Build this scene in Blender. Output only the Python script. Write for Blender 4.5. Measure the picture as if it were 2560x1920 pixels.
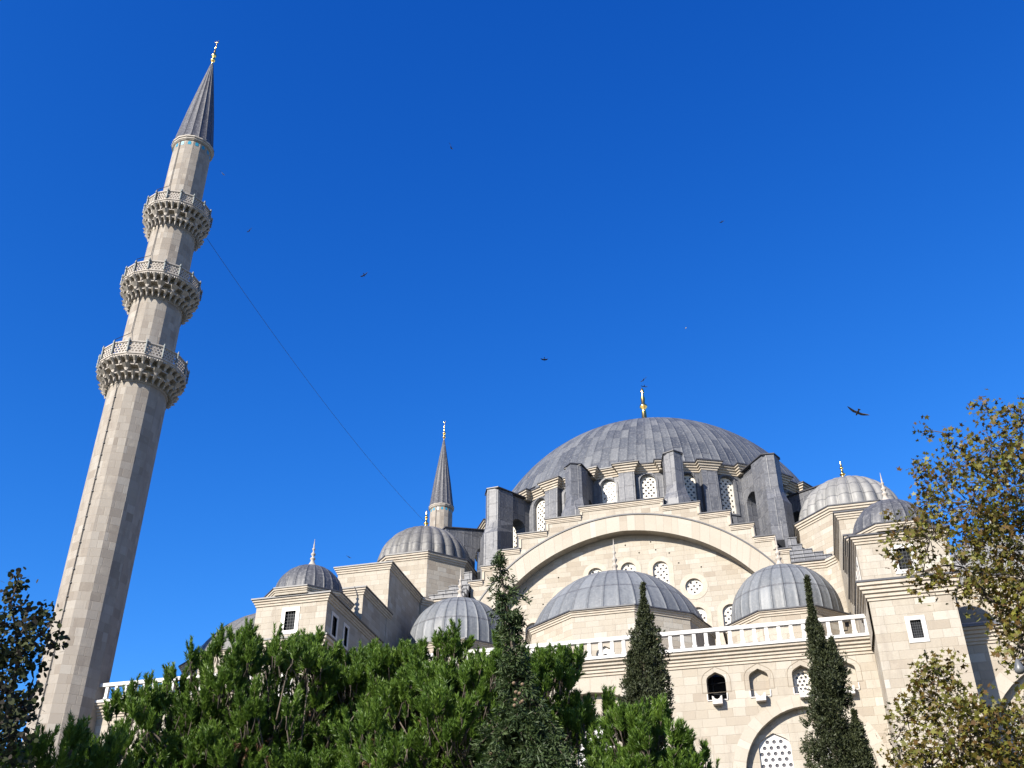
import bpy, bmesh, math, random
import numpy as np
from mathutils import Vector, Matrix
from mathutils.geometry import tessellate_polygon
R = math.radians
PI = math.pi
random.seed(7)
np.random.seed(7)

# ------------------------------------------------------------------ scene, camera, light
for o in list(bpy.data.objects):
    bpy.data.objects.remove(o)
scene = bpy.context.scene
COL = scene.collection

cam_d = bpy.data.cameras.new('camera')
cam_d.sensor_width = 36.0
cam_d.lens = 36.0 * 2700.6 / 2560.0
cam_d.clip_end = 5000
cam = bpy.data.objects.new('camera', cam_d)
COL.objects.link(cam)
YAW, PIT, ROL = -0.252, 0.582, -0.002
fw = Vector((math.sin(YAW) * math.cos(PIT), math.cos(YAW) * math.cos(PIT), math.sin(PIT)))
rt = Vector((math.cos(YAW), -math.sin(YAW), 0))
up = rt.cross(fw)
r2 = rt * math.cos(ROL) + up * math.sin(ROL)
u2 = -rt * math.sin(ROL) + up * math.cos(ROL)
M = Matrix(((r2.x, u2.x, -fw.x), (r2.y, u2.y, -fw.y), (r2.z, u2.z, -fw.z))).to_4x4()
M.translation = Vector((9.097, -81.023, 1.6))
cam.matrix_world = M
scene.camera = cam

SUN_EL, SUN_AZ = R(29), R(27)          # azimuth: to the left of the facade's normal
sun_from = Vector((-math.sin(SUN_AZ) * math.cos(SUN_EL), -math.cos(SUN_AZ) * math.cos(SUN_EL), math.sin(SUN_EL)))
sun_d = bpy.data.lights.new('sun', 'SUN')
sun_d.energy = 4.9
sun_d.angle = R(0.5)
sun_d.color = (1.0, 0.93, 0.82)
sun = bpy.data.objects.new('sun', sun_d)
COL.objects.link(sun)
sun.rotation_euler = (-sun_from).to_track_quat('-Z', 'Y').to_euler()

world = bpy.data.worlds.new("World")
scene.world = world
world.use_nodes = True
wn = world.node_tree.nodes
wl = world.node_tree.links
for n in list(wn):
    wn.remove(n)
sky = wn.new('ShaderNodeTexSky')
sky.sky_type = 'NISHITA'
sky.sun_disc = False
sky.sun_elevation = SUN_EL
sky.sun_rotation = R(180) + SUN_AZ
sky.altitude = 50
sky.air_density = 1.0
sky.dust_density = 0.15
sky.ozone_density = 4.0
SKY_K = 0.13
sepc = wn.new('ShaderNodeSeparateColor')
comc = wn.new('ShaderNodeCombineColor')
wl.new(sky.outputs[0], sepc.inputs[0])
def wmath(op, a, b):
    n = wn.new('ShaderNodeMath'); n.operation = op
    wl.new(a, n.inputs[0])
    if hasattr(b, 'is_output'): wl.new(b, n.inputs[1])
    else: n.inputs[1].default_value = b
    return n.outputs[0]
for ci, (gain, gam, lim) in enumerate(((5.2, 2.65, 1.25), (1.32, 1.5, 1.1), (1.2, 1.0, 1.25))):
    v = wmath('MULTIPLY', sepc.outputs[ci], SKY_K)
    v = wmath('MULTIPLY', wmath('POWER', v, gam), gain / SKY_K)
    v = wmath('MINIMUM', v, wmath('MULTIPLY', sepc.outputs[ci], lim))
    wl.new(v, comc.inputs[ci])
bg = wn.new('ShaderNodeBackground')
bg.inputs['Strength'].default_value = 0.085
wo = wn.new('ShaderNodeOutputWorld')
wl.new(comc.outputs[0], bg.inputs['Color'])
wl.new(bg.outputs[0], wo.inputs['Surface'])
scene.view_settings.view_transform = 'Standard'
scene.view_settings.look = 'None'
scene.view_settings.exposure = 1.29
scene.view_settings.gamma = 1.0

# ------------------------------------------------------------------ materials
ALB = 0.66        # keeps every surface within real-world reflectances
class NT:
    alb = ALB
    def __init__(s, name):
        s.m = bpy.data.materials.new(name)
        s.m.use_nodes = True
        s.t = s.m.node_tree
        s.n = s.t.nodes
        s.b = s.n['Principled BSDF']
    def new(s, typ, **kw):
        n = s.n.new(typ)
        for k, v in kw.items():
            setattr(n, k, v)
        return n
    def link(s, a, b):
        s.t.links.new(a, b)
    def val(s, sock, v):
        if hasattr(v, 'is_output'):
            s.link(v, sock)
        else:
            sock.default_value = v
    def math(s, op, a, b=0.0, c=0.0):
        n = s.new('ShaderNodeMath', operation=op)
        s.val(n.inputs[0], a)
        s.val(n.inputs[1], b)
        if len(n.inputs) > 2:
            s.val(n.inputs[2], c)
        return n.outputs[0]
    def mix(s, f, a, b, mode='MIX'):
        n = s.new('ShaderNodeMix', data_type='RGBA', blend_type=mode)
        s.val(n.inputs['Factor'], f)
        ia = [i for i in n.inputs if i.name == 'A' and i.type == 'RGBA'][0]
        ib = [i for i in n.inputs if i.name == 'B' and i.type == 'RGBA'][0]
        sc = lambda q: tuple(c * s.alb for c in q[:3]) + (1,) if isinstance(q, tuple) else q
        s.val(ia, sc(a))
        s.val(ib, sc(b))
        return [o for o in n.outputs if o.type == 'RGBA'][0]
    def ramp(s, f, stops, interp='LINEAR'):
        n = s.new('ShaderNodeValToRGB')
        n.color_ramp.interpolation = interp
        e = n.color_ramp.elements
        while len(e) < len(stops):
            e.new(0.5)
        for i, (p, c) in enumerate(stops):
            e[i].position = p
            e[i].color = (*(q * s.alb for q in c), 1)
        s.val(n.inputs[0], f)
        return n.outputs[0]
    def noise(s, vec, scale, detail=4, rough=0.6, dist=0.0):
        n = s.new('ShaderNodeTexNoise')
        if vec is not None:
            s.link(vec, n.inputs['Vector'])
        n.inputs['Scale'].default_value = scale
        n.inputs['Detail'].default_value = detail
        n.inputs['Roughness'].default_value = rough
        n.inputs['Distortion'].default_value = dist
        return n.outputs[0]
    def white(s, dim, **kw):
        n = s.new('ShaderNodeTexWhiteNoise', noise_dimensions=dim)
        if 'vec' in kw:
            s.link(kw['vec'], n.inputs['Vector'])
        if 'w' in kw:
            s.val(n.inputs['W'], kw['w'])
        return n.outputs[0]
    def comb(s, x, y, z=0.0):
        n = s.new('ShaderNodeCombineXYZ')
        s.val(n.inputs[0], x)
        s.val(n.inputs[1], y)
        s.val(n.inputs[2], z)
        return n.outputs[0]
    def facecoords(s):
        g = s.new('ShaderNodeNewGeometry')
        sp = s.new('ShaderNodeSeparateXYZ')
        s.link(g.outputs['Position'], sp.inputs[0])
        sn = s.new('ShaderNodeSeparateXYZ')
        s.link(g.outputs['True Normal'], sn.inputs[0])
        # tangent (-ny, nx): runs along the wall
        l = s.math('SQRT', s.math('ADD', s.math('ADD', s.math('MULTIPLY', sn.outputs[0], sn.outputs[0]), s.math('MULTIPLY', sn.outputs[1], sn.outputs[1])), 1e-5))
        u = s.math('DIVIDE', s.math('SUBTRACT', s.math('MULTIPLY', sp.outputs[1], sn.outputs[0]), s.math('MULTIPLY', sp.outputs[0], sn.outputs[1])), l)
        fid = s.math('ROUND', s.math('ADD', s.math('MULTIPLY', sn.outputs[0], 9.0), s.math('MULTIPLY', sn.outputs[1], 23.0)))
        return g.outputs['Position'], u, sp.outputs[2], fid, sn.outputs[2]
    def bump(s, h, strength=0.4, dist=0.02):
        n = s.new('ShaderNodeBump')
        n.inputs['Strength'].default_value = strength
        n.inputs['Distance'].default_value = dist
        s.link(h, n.inputs['Height'])
        s.link(n.outputs[0], s.b.inputs['Normal'])

def ashlar(name, stops, row=0.4, wmin=0.55, wvar=0.6, mortar=(0.32, 0.27, 0.21), mfac=0.42, stain=0.42, staincol=(0.25, 0.21, 0.175)):
    t = NT(name)
    t.alb = 0.675
    pos, u, v, fid, nz = t.facecoords()
    vr = t.math('DIVIDE', v, row)
    rowi = t.math('FLOOR', vr)
    rr = t.white('2D', vec=t.comb(rowi, fid))
    W = t.math('ADD', t.math('MULTIPLY', rr, wvar), wmin)
    uu = t.math('ADD', t.math('DIVIDE', u, W), t.math('MULTIPLY', rr, 17.3))
    col = t.math('FLOOR', uu)
    rnd = t.white('3D', vec=t.comb(col, rowi, fid))
    fu = t.math('FRACT', uu)
    fv = t.math('FRACT', vr)
    du = t.math('MULTIPLY', t.math('MINIMUM', fu, t.math('SUBTRACT', 1.0, fu)), W)
    dv = t.math('MULTIPLY', t.math('MINIMUM', fv, t.math('SUBTRACT', 1.0, fv)), row)
    d = t.math('MINIMUM', du, dv)
    wob = t.noise(pos, 9.0, 2)
    edge = t.math('SMOOTH_MIN', t.math('MULTIPLY', t.math('ADD', d, t.math('MULTIPLY', t.math('SUBTRACT', wob, 0.5), 0.018)), 55.0), 1.0, 0.1)
    edge = t.math('MAXIMUM', edge, 0.0)
    base = t.ramp(rnd, stops)
    n1 = t.noise(pos, 1.3, 6, 0.65)
    n2 = t.noise(pos, 14.0, 4, 0.7)
    base = t.mix(t.math('MULTIPLY', t.math('SUBTRACT', n2, 0.28), 0.5), base, (0.30, 0.245, 0.19, 1))
    # rain streaks and soot, drawn out downwards
    mp = t.new('ShaderNodeMapping')
    mp.inputs['Scale'].default_value = (1.6, 1.6, 0.28)
    t.link(pos, mp.inputs['Vector'])
    st = t.noise(mp.outputs[0], 1.0, 8, 0.72, 0.4)
    sf = t.math('MULTIPLY', t.math('MAXIMUM', t.math('SUBTRACT', st, 0.5), 0.0), stain * 5.0)
    base = t.mix(t.math('MINIMUM', sf, 0.75), base, (*staincol, 1))
    lt = t.math('MULTIPLY', t.math('MAXIMUM', t.math('SUBTRACT', n1, 0.55), 0.0), 1.6)
    base = t.mix(lt, base, (0.62, 0.55, 0.45, 1))
    base = t.mix(t.math('MULTIPLY', t.math('SUBTRACT', 1.0, edge), mfac), base, (*mortar, 1))
    t.link(base, t.b.inputs['Base Color'])
    t.b.inputs['Roughness'].default_value = 0.88
    t.b.inputs['Specular IOR Level'].default_value = 0.25
    t.bump(t.math('ADD', t.math('ADD', edge, t.math('MULTIPLY', n2, 0.7)), t.math('MULTIPLY', rnd, 0.5)), 0.55, 0.018)
    return t.m

FACADE_STOPS = [(0.0, (0.361, 0.311, 0.248)), (0.1, (0.409, 0.361, 0.291)), (0.35, (0.435, 0.392, 0.321)), (0.6, (0.456, 0.414, 0.344)), (0.88, (0.477, 0.439, 0.372)), (1.0, (0.525, 0.499, 0.437))]
MIN_STOPS = [(0.0, (0.266, 0.231, 0.193)), (0.15, (0.306, 0.273, 0.234)), (0.5, (0.338, 0.305, 0.262)), (0.85, (0.361, 0.33, 0.288)), (1.0, (0.396, 0.369, 0.327))]
M_STONE = ashlar('limestone_ashlar', FACADE_STOPS, 0.40)
M_STONE_S = ashlar('limestone_small_ashlar', FACADE_STOPS, 0.33, 0.45, 0.5)
M_MIN = ashlar('minaret_ashlar', MIN_STOPS, 0.52, 0.5, 0.5, mfac=0.5, stain=0.5, staincol=(0.21, 0.175, 0.15))

def plain(name, c1, c2, scale=3.0, rough=0.85, metal=0.0, bump=0.3, fine=18.0):
    t = NT(name)
    if metal > 0.5: t.alb = 1.0
    g = t.new('ShaderNodeNewGeometry')
    p = g.outputs['Position']
    n1 = t.noise(p, scale, 6, 0.65)
    n2 = t.noise(p, fine, 4, 0.7)
    f = t.math('ADD', t.math('MULTIPLY', n1, 0.65), t.math('MULTIPLY', n2, 0.35))
    c = t.ramp(f, [(0.32, c1), (0.68, c2)])
    t.link(c, t.b.inputs['Base Color'])
    t.b.inputs['Roughness'].default_value = rough
    t.b.inputs['Metallic'].default_value = metal
    if bump:
        t.bump(n2, bump, 0.01)
    return t.m

M_TRIM = plain('limestone_moulding', (0.42, 0.355, 0.275), (0.60, 0.535, 0.445), 2.2)
M_TRIM_MIN = plain('minaret_carved_stone', (0.33, 0.29, 0.245), (0.56, 0.515, 0.46), 3.0)
M_MARBLE = plain('white_marble', (0.50, 0.485, 0.465), (0.70, 0.685, 0.66), 1.6, 0.5, 0.0, 0.2)
M_SCREEN = plain('window_plaster', (0.70, 0.65, 0.55), (0.84, 0.80, 0.71), 2.5, 0.8, 0.0, 0.1)
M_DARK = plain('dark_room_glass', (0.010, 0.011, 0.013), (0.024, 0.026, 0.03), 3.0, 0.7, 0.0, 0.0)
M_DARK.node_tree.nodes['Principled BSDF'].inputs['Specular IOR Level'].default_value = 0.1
M_ROUNDEL = plain('grey_glass_roundel', (0.06, 0.055, 0.055), (0.15, 0.135, 0.13), 12.0, 0.2, 0.0, 0.0)
M_IRON = plain('iron_bars', (0.03, 0.033, 0.036), (0.07, 0.075, 0.08), 6.0, 0.7, 0.0, 0.0)
M_GOLD = plain('gilded_copper', (0.75, 0.42, 0.09), (0.95, 0.62, 0.20), 8.0, 0.25, 1.0, 0.0)
M_TILE = plain('turquoise_tile', (0.02, 0.22, 0.36), (0.06, 0.36, 0.50), 9.0, 0.3, 0.0, 0.0)
M_WIRE = plain('black_cable', (0.02, 0.02, 0.025), (0.05, 0.05, 0.055), 6.0, 0.6, 0.0, 0.0)
M_LEADEDGE = plain('dark_lead_edge', (0.030, 0.030, 0.036), (0.075, 0.075, 0.088), 3.0, 0.5, 0.0, 0.2)

def lead(name, stops, uvmode=False, W=0.62, H=1.15, stag=0.0, seam=0.5, tintnoise=0.4, patchcol=(0.27, 0.26, 0.245), patch=0.3, lapw=0.075):
    t = NT(name)
    if uvmode:
        uvn = t.new('ShaderNodeUVMap')
        sp = t.new('ShaderNodeSeparateXYZ')
        t.link(uvn.outputs[0], sp.inputs[0])
        g = t.new('ShaderNodeNewGeometry')
        pos = g.outputs['Position']
        uu, vv = sp.outputs[0], sp.outputs[1]
        fid = 0.0
    else:
        pos, u, v, fid, nz = t.facecoords()
        uu = t.math('DIVIDE', u, W)
        vv = t.math('DIVIDE', v, H)
    ci = t.math('FLOOR', uu)
    if stag:
        vv = t.math('ADD', vv, t.math('MULTIPLY', t.white('2D', vec=t.comb(ci, 3.7)), stag))
    ri = t.math('FLOOR', vv)
    rnd = t.white('3D', vec=t.comb(ci, ri, fid))
    fu, fv = t.math('FRACT', uu), t.math('FRACT', vv)
    du = t.math('MINIMUM', fu, t.math('SUBTRACT', 1.0, fu))
    su = t.math('MAXIMUM', t.math('SUBTRACT', 1.0, t.math('DIVIDE', du, 0.07)), 0.0)
    lap = t.math('LESS_THAN', fv, lapw)
    n1 = t.noise(pos, 0.9, 6, 0.7)
    mp = t.new('ShaderNodeMapping')
    mp.inputs['Scale'].default_value = (3.0, 3.0, 0.5)
    t.link(pos, mp.inputs['Vector'])
    n2 = t.noise(mp.outputs[0], 1.8, 6, 0.7)
    f = t.math('ADD', t.math('MULTIPLY', rnd, 1.0 - tintnoise), t.math('MULTIPLY', t.math('ADD', n1, n2), 0.5 * tintnoise))
    base = t.ramp(f, stops)
    pf = t.math('MULTIPLY', t.math('MAXIMUM', t.math('SUBTRACT', n2, 0.53), 0.0), patch * 6.0)
    base = t.mix(t.math('MINIMUM', pf, 0.6), base, (*patchcol, 1))
    base = t.mix(t.math('MULTIPLY', t.math('GREATER_THAN', su, 0.45), seam * 0.75), base, (0.075, 0.08, 0.09, 1))
    base = t.mix(t.math('MULTIPLY', lap, seam), base, (0.05, 0.05, 0.06, 1))
    t.link(base, t.b.inputs['Base Color'])
    t.b.inputs['Roughness'].default_value = 0.55
    t.b.inputs['Metallic'].default_value = 0.0
    t.b.inputs['Specular IOR Level'].default_value = 0.45
    n3 = t.noise(pos, 7.0, 4, 0.6)
    base = t.mix(t.math('MULTIPLY', t.math('MAXIMUM', t.math('SUBTRACT', n3, 0.50), 0.0), 2.2), base, (0.30, 0.30, 0.305, 1))
    base = t.mix(t.math('MULTIPLY', t.math('MAXIMUM', t.math('SUBTRACT', 0.47, n2), 0.0), 2.6), base, (0.06, 0.062, 0.07, 1))
    t.link(base, t.b.inputs['Base Color'])
    h = t.math('ADD', t.math('ADD', su, t.math('MULTIPLY', lap, -1.0)), t.math('MULTIPLY', n3, 0.5))
    t.bump(h, 0.5, 0.03)
    return t.m

M_LEAD = lead('lead_sheet', [(0.1, (0.084, 0.088, 0.102)), (0.5, (0.118, 0.123, 0.14)), (0.9, (0.169, 0.173, 0.189))], W=0.62, H=1.0, stag=0.4, seam=0.45)
M_LEAD_MAIN = lead('main_dome_lead', [(0.12, (0.050, 0.057, 0.072)), (0.45, (0.088, 0.097, 0.112)), (0.85, (0.155, 0.162, 0.17))], True, tintnoise=0.3, stag=0.8, seam=0.35, patch=0.15, patchcol=(0.19, 0.175, 0.155))
M_LEAD_BLUE = lead('pale_lead', [(0.05, (0.125, 0.135, 0.145)), (0.5, (0.17, 0.183, 0.197)), (0.95, (0.225, 0.24, 0.255))], True, seam=0.55, patch=0.12)
M_LEAD_GREY = lead('grey_lead', [(0.05, (0.056, 0.058, 0.068)), (0.5, (0.074, 0.077, 0.088)), (0.95, (0.102, 0.105, 0.115))], True, seam=0.5, patch=0.2)
M_LEAD_WARM = lead('weathered_lead', [(0.05, (0.119, 0.114, 0.106)), (0.5, (0.15, 0.146, 0.137)), (0.95, (0.189, 0.183, 0.174))], True, seam=0.6, patch=0.2)
M_LEAD_PALE = lead('bleached_lead', [(0.05, (0.204, 0.201, 0.19)), (0.5, (0.252, 0.248, 0.235)), (0.95, (0.306, 0.299, 0.286))], True, seam=0.6, patch=0.2)
M_LEAD_CONE = lead('spire_lead', [(0.05, (0.046, 0.046, 0.053)), (0.5, (0.065, 0.065, 0.073)), (0.95, (0.093, 0.093, 0.102))], True, seam=0.3, patch=0.15)

def voussoir():
    t = NT('limestone_voussoirs')
    t.alb = 0.69
    uvn = t.new('ShaderNodeUVMap')
    sp = t.new('ShaderNodeSeparateXYZ')
    t.link(uvn.outputs[0], sp.inputs[0])
    g = t.new('ShaderNodeNewGeometry')
    pos = g.outputs['Position']
    uu = t.math('ADD', sp.outputs[0], t.math('MULTIPLY', t.math('SUBTRACT', t.noise(t.comb(sp.outputs[0], 0.0), 0.35, 2), 0.5), 3.0))
    ci = t.math('FLOOR', uu)
    rnd = t.white('1D', w=ci)
    half = t.white('2D', vec=t.comb(ci, t.math('FLOOR', t.math('ADD', sp.outputs[1], rnd))))
    f = t.math('ADD', t.math('MULTIPLY', rnd, 0.7), t.math('MULTIPLY', half, 0.3))
    base = t.ramp(f, FACADE_STOPS)
    fu = t.math('FRACT', uu)
    d = t.math('MINIMUM', fu, t.math('SUBTRACT', 1.0, fu))
    edge = t.math('LESS_THAN', d, 0.035)
    n2 = t.noise(pos, 10.0, 4, 0.7)
    base = t.mix(t.math('MULTIPLY', t.math('SUBTRACT', n2, 0.3), 0.5), base, (0.30, 0.25, 0.2, 1))
    base = t.mix(t.math('MULTIPLY', edge, 0.35), base, (0.3, 0.25, 0.2, 1))
    t.link(base, t.b.inputs['Base Color'])
    t.b.inputs['Roughness'].default_value = 0.88
    t.bump(t.math('SUBTRACT', n2, edge), 0.4, 0.015)
    return t.m
M_VOUS = voussoir()

def leafmat(name, stops, rough=0.55, trans=0.25, alb=0.66):
    t = NT(name)
    t.alb = alb
    a = t.new('ShaderNodeAttribute', attribute_name='rnd')
    g = t.new('ShaderNodeNewGeometry')
    n = t.noise(g.outputs['Position'], 1.1, 3)
    f = t.math('ADD', t.math('MULTIPLY', a.outputs['Fac'], 0.72), t.math('MULTIPLY', n, 0.28))
    c = t.ramp(f, stops)
    t.link(c, t.b.inputs['Base Color'])
    t.b.inputs['Roughness'].default_value = rough
    t.b.inputs['Specular IOR Level'].default_value = 0.3
    tr = t.new('ShaderNodeBsdfTranslucent')
    t.link(c, tr.inputs['Color'])
    mx = t.new('ShaderNodeMixShader')
    mx.inputs[0].default_value = trans
    t.link(t.b.outputs[0], mx.inputs[1])
    t.link(tr.outputs[0], mx.inputs[2])
    t.link(mx.outputs[0], t.n['Material Output'].inputs['Surface'])
    return t.m
M_PINE = leafmat('pine_needles', [(0.1, (0.034, 0.074, 0.011)), (0.5, (0.078, 0.142, 0.019)), (0.9, (0.155, 0.24, 0.034))], 0.45, 0.3, 0.92)
M_DEAD = leafmat('dry_needles', [(0.1, (0.10, 0.05, 0.025)), (0.9, (0.22, 0.12, 0.06))])
M_CYP = leafmat('cypress_scales', [(0.1, (0.024, 0.030, 0.013)), (0.5, (0.042, 0.054, 0.021)), (0.9, (0.078, 0.090, 0.033))], 0.6, 0.1)
M_CEDAR = leafmat('cedar_sprays', [(0.1, (0.022, 0.040, 0.012)), (0.5, (0.042, 0.072, 0.020)), (0.9, (0.085, 0.125, 0.036))], 0.6, 0.15)
M_PLANE = leafmat('plane_leaves', [(0.05, (0.085, 0.038, 0.015)), (0.22, (0.13, 0.075, 0.014)), (0.45, (0.135, 0.115, 0.016)), (0.7, (0.14, 0.15, 0.024)), (0.95, (0.26, 0.235, 0.04))], 0.5, 0.25)
M_PURPLE = leafmat('dark_leaves', [(0.05, (0.034, 0.018, 0.022)), (0.3, (0.034, 0.038, 0.022)), (0.65, (0.050, 0.066, 0.022)), (0.95, (0.10, 0.11, 0.04))], 0.85, 0.2)  # dark tone also carries the shade this tree stands in
M_BARK = plain('bark', (0.055, 0.042, 0.032), (0.16, 0.125, 0.095), 5.0, 0.9, 0, 0.6, 22)
M_CONE = plain('cone_scales', (0.13, 0.085, 0.05), (0.24, 0.16, 0.09), 9.0, 0.8)
M_BIRD = plain('dark_plumage', (0.012, 0.012, 0.016), (0.03, 0.03, 0.036), 5.0, 0.7, 0, 0)
M_BIRDW = plain('white_plumage', (0.6, 0.6, 0.6), (0.8, 0.8, 0.8), 5.0, 0.7, 0, 0)
M_GRASS = plain('garden_ground', (0.035, 0.055, 0.02), (0.09, 0.10, 0.045), 0.3, 0.95)
M_LEADGREEN = plain('verdigris_metal', (0.13, 0.15, 0.15), (0.26, 0.29, 0.28), 9.0, 0.6, 0, 0)
WSAG = 1.3
M_CABLE = plain('grey_steel_cable', (0.04, 0.06, 0.11), (0.06, 0.08, 0.14), 6.0, 0.6, 0, 0)
M_HOOD = plain('weathered_joint', (0.24, 0.2, 0.15), (0.34, 0.28, 0.21), 4.0)
M_SPOUT = plain('pale_sill_stone', (0.55, 0.50, 0.46), (0.72, 0.69, 0.66), 6.0)
M_PAINT = plain('grey_paint', (0.09, 0.095, 0.10), (0.15, 0.155, 0.16), 5.0, 0.4, 0, 0)

# ------------------------------------------------------------------ mesh helpers
class MB:
    def __init__(s, mats=None):
        s.v = []; s.f = []; s.mi = []; s.sm = []; s.uv = []; s.mats = mats or []
        s.cur = 0; s.smooth = False
    def face(s, pts, uv=None):
        i = len(s.v)
        s.v.extend([tuple(p) for p in pts])
        s.f.append(tuple(range(i, i + len(pts))))
        s.mi.append(s.cur); s.sm.append(s.smooth)
        s.uv.append(uv or [(0, 0)] * len(pts))
    def grid(s, rows, closed=False, uvs=None):
        base = len(s.v)
        n = len(rows[0])
        for r in rows:
            s.v.extend([tuple(p) for p in r])
        for a in range(len(rows) - 1):
            for b in range(n if closed else n - 1):
                b2 = (b + 1) % n
                s.f.append((base + a * n + b, base + a * n + b2, base + (a + 1) * n + b2, base + (a + 1) * n + b))
                s.mi.append(s.cur); s.sm.append(s.smooth)
                if uvs:
                    U, V = uvs
                    ua, ub = U[b], U[b + 1]
                    s.uv.append([(ua, V[a]), (ub, V[a]), (ub, V[a + 1]), (ua, V[a + 1])])
                else:
                    s.uv.append([(0, 0)] * 4)
    def box(s, x0, x1, y0, y1, z0, z1, top=True, bottom=True):
        a = [(x0, y0), (x1, y0), (x1, y1), (x0, y1)]
        s.prism(a, z0, z1, top, bottom)
    def prism(s, poly, z0, z1, top=True, bottom=True, poly2=None):
        q = poly2 or poly
        n = len(poly)
        for i in range(n):
            j = (i + 1) % n
            s.face([(*poly[i], z0), (*poly[j], z0), (*q[j], z1), (*q[i], z1)])
        if top: s.face([(*p, z1) for p in q])
        if bottom: s.face([(*p, z0) for p in reversed(poly)])
    def extrude(s, pts, vec):
        vec = Vector(vec)
        a = [Vector(p) for p in pts]
        b = [p + vec for p in a]
        n = len(a)
        tri = tessellate_polygon([a])
        for t in tri:
            s.face([a[i] for i in t])
            s.face([b[i] for i in reversed(t)])
        for i in range(n):
            j = (i + 1) % n
            s.face([a[i], b[i], b[j], a[j]])
    def plate(s, outline, holes, T, depth=0.3, edge=0.0, depths=None):
        """flat wall in (u,v) with real openings; T(u,v,w) -> xyz, w goes inwards"""
        loops = [outline] + list(holes)
        flat = [p for l in loops for p in l]
        tri = tessellate_polygon([[Vector((p[0], p[1], 0)) for p in l] for l in loops])
        for t in tri:
            a, b, c = [flat[i] for i in t]
            if (b[0] - a[0]) * (c[1] - a[1]) - (b[1] - a[1]) * (c[0] - a[0]) < 0:
                a, c = c, a
            s.face([T(*a, 0), T(*b, 0), T(*c, 0)])
        for k, h in enumerate(holes):
            dd = depths[k] if depths else depth
            for i in range(len(h)):
                j = (i + 1) % len(h)
                s.face([T(*h[i], 0), T(*h[j], 0), T(*h[j], dd), T(*h[i], dd)])
        if edge:
            for i in range(len(outline)):
                j = (i + 1) % len(outline)
                s.face([T(*outline[i], 0), T(*outline[j], 0), T(*outline[j], edge), T(*outline[i], edge)])
    def sweep(s, path, prof, closed=True, cap=True):
        """mouldings: profile (out, z) swept round a plan path whose outside is on the right-hand side"""
        n = len(path)
        rows = []
        for i in range(n):
            p = Vector(path[i])
            pa = Vector(path[i - 1]) if (closed or i > 0) else None
            pb = Vector(path[(i + 1) % n]) if (closed or i < n - 1) else None
            ns = []
            if pa is not None:
                d = (p - pa).normalized(); ns.append(Vector((d.y, -d.x)))
            if pb is not None:
                d = (pb - p).normalized(); ns.append(Vector((d.y, -d.x)))
            m = sum(ns, Vector((0, 0)))
            m = m.normalized()
            m = m / max(0.3, m.dot(ns[0]))
            rows.append([(p.x + m.x * o, p.y + m.y * o, z) for o, z in prof])
        if closed: rows.append(rows[0])
        for a in range(len(rows) - 1):
            for b in range(len(prof) - 1):
                s.face([rows[a][b], rows[a + 1][b], rows[a + 1][b + 1], rows[a][b + 1]])
        if not closed and cap:
            s.face(list(reversed(rows[0]))); s.face(rows[-1])
    def lathe(s, prof, n, c=(0, 0, 0), a0=0.0, smooth=True):
        old = s.smooth; s.smooth = smooth
        rows = [[(c[0] + r * math.sin(a0 + 2 * PI * k / n), c[1] - r * math.cos(a0 + 2 * PI * k / n), c[2] + z) for k in range(n)] for r, z in prof]
        s.grid(rows, True)
        s.smooth = old
    def tube(s, pts, rad, n=6, smooth=True):
        pts = [Vector(p) for p in pts]
        rows = []
        for i, p in enumerate(pts):
            d = (pts[min(i + 1, len(pts) - 1)] - pts[max(i - 1, 0)]).normalized()
            a = d.cross(Vector((0, 0, 1)) if abs(d.z) < 0.9 else Vector((1, 0, 0))).normalized()
            b = d.cross(a)
            r = rad[i] if isinstance(rad, (list, tuple)) else rad
            rows.append([p + (a * math.cos(2 * PI * k / n) + b * math.sin(2 * PI * k / n)) * r for k in range(n)])
        old = s.smooth; s.smooth = smooth
        s.grid(rows, True)
        s.smooth = old
        s.face(list(reversed(rows[0]))); s.face(rows[-1])
    def build(s, name, mat=None, parent=None):
        me = bpy.data.meshes.new(name)
        me.from_pydata(s.v, [], s.f)
        for m in ([mat] if mat else s.mats):
            me.materials.append(m)
        if s.mats and not mat:
            me.polygons.foreach_set('material_index', s.mi)
        me.polygons.foreach_set('use_smooth', s.sm)
        uvl = me.uv_layers.new(name='UVMap')
        uvl.data.foreach_set('uv', [c for f in s.uv for p in f for c in p])
        # make the normals of every shell consistent
        bm = bmesh.new(); bm.from_mesh(me)
        bmesh.ops.remove_doubles(bm, verts=bm.verts, dist=0.0004)
        bmesh.ops.recalc_face_normals(bm, faces=bm.faces)
        bm.to_mesh(me); bm.free()
        o = bpy.data.objects.new(name, me)
        COL.objects.link(o)
        if parent: o.parent = parent
        return o

def fastmesh(name, V, F, mat, parent=None, rnd=None, smooth=False):
    """V (n,3) array, F (m,k) array of equal-sized faces"""
    me = bpy.data.meshes.new(name)
    m, k = F.shape
    me.vertices.add(len(V)); me.vertices.foreach_set('co', V.astype(np.float32).ravel())
    me.loops.add(m * k); me.loops.foreach_set('vertex_index', F.astype(np.int32).ravel())
    me.polygons.add(m); me.polygons.foreach_set('loop_start', np.arange(0, m * k, k, dtype=np.int32))
    if smooth: me.polygons.foreach_set('use_smooth', np.ones(m, bool))
    me.update(calc_edges=True)
    if rnd is not None:
        at = me.attributes.new('rnd', 'FLOAT', 'FACE')
        at.data.foreach_set('value', rnd.astype(np.float32))
    me.materials.append(mat)
    o = bpy.data.objects.new(name, me); COL.objects.link(o)
    if parent: o.parent = parent
    return o

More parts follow.
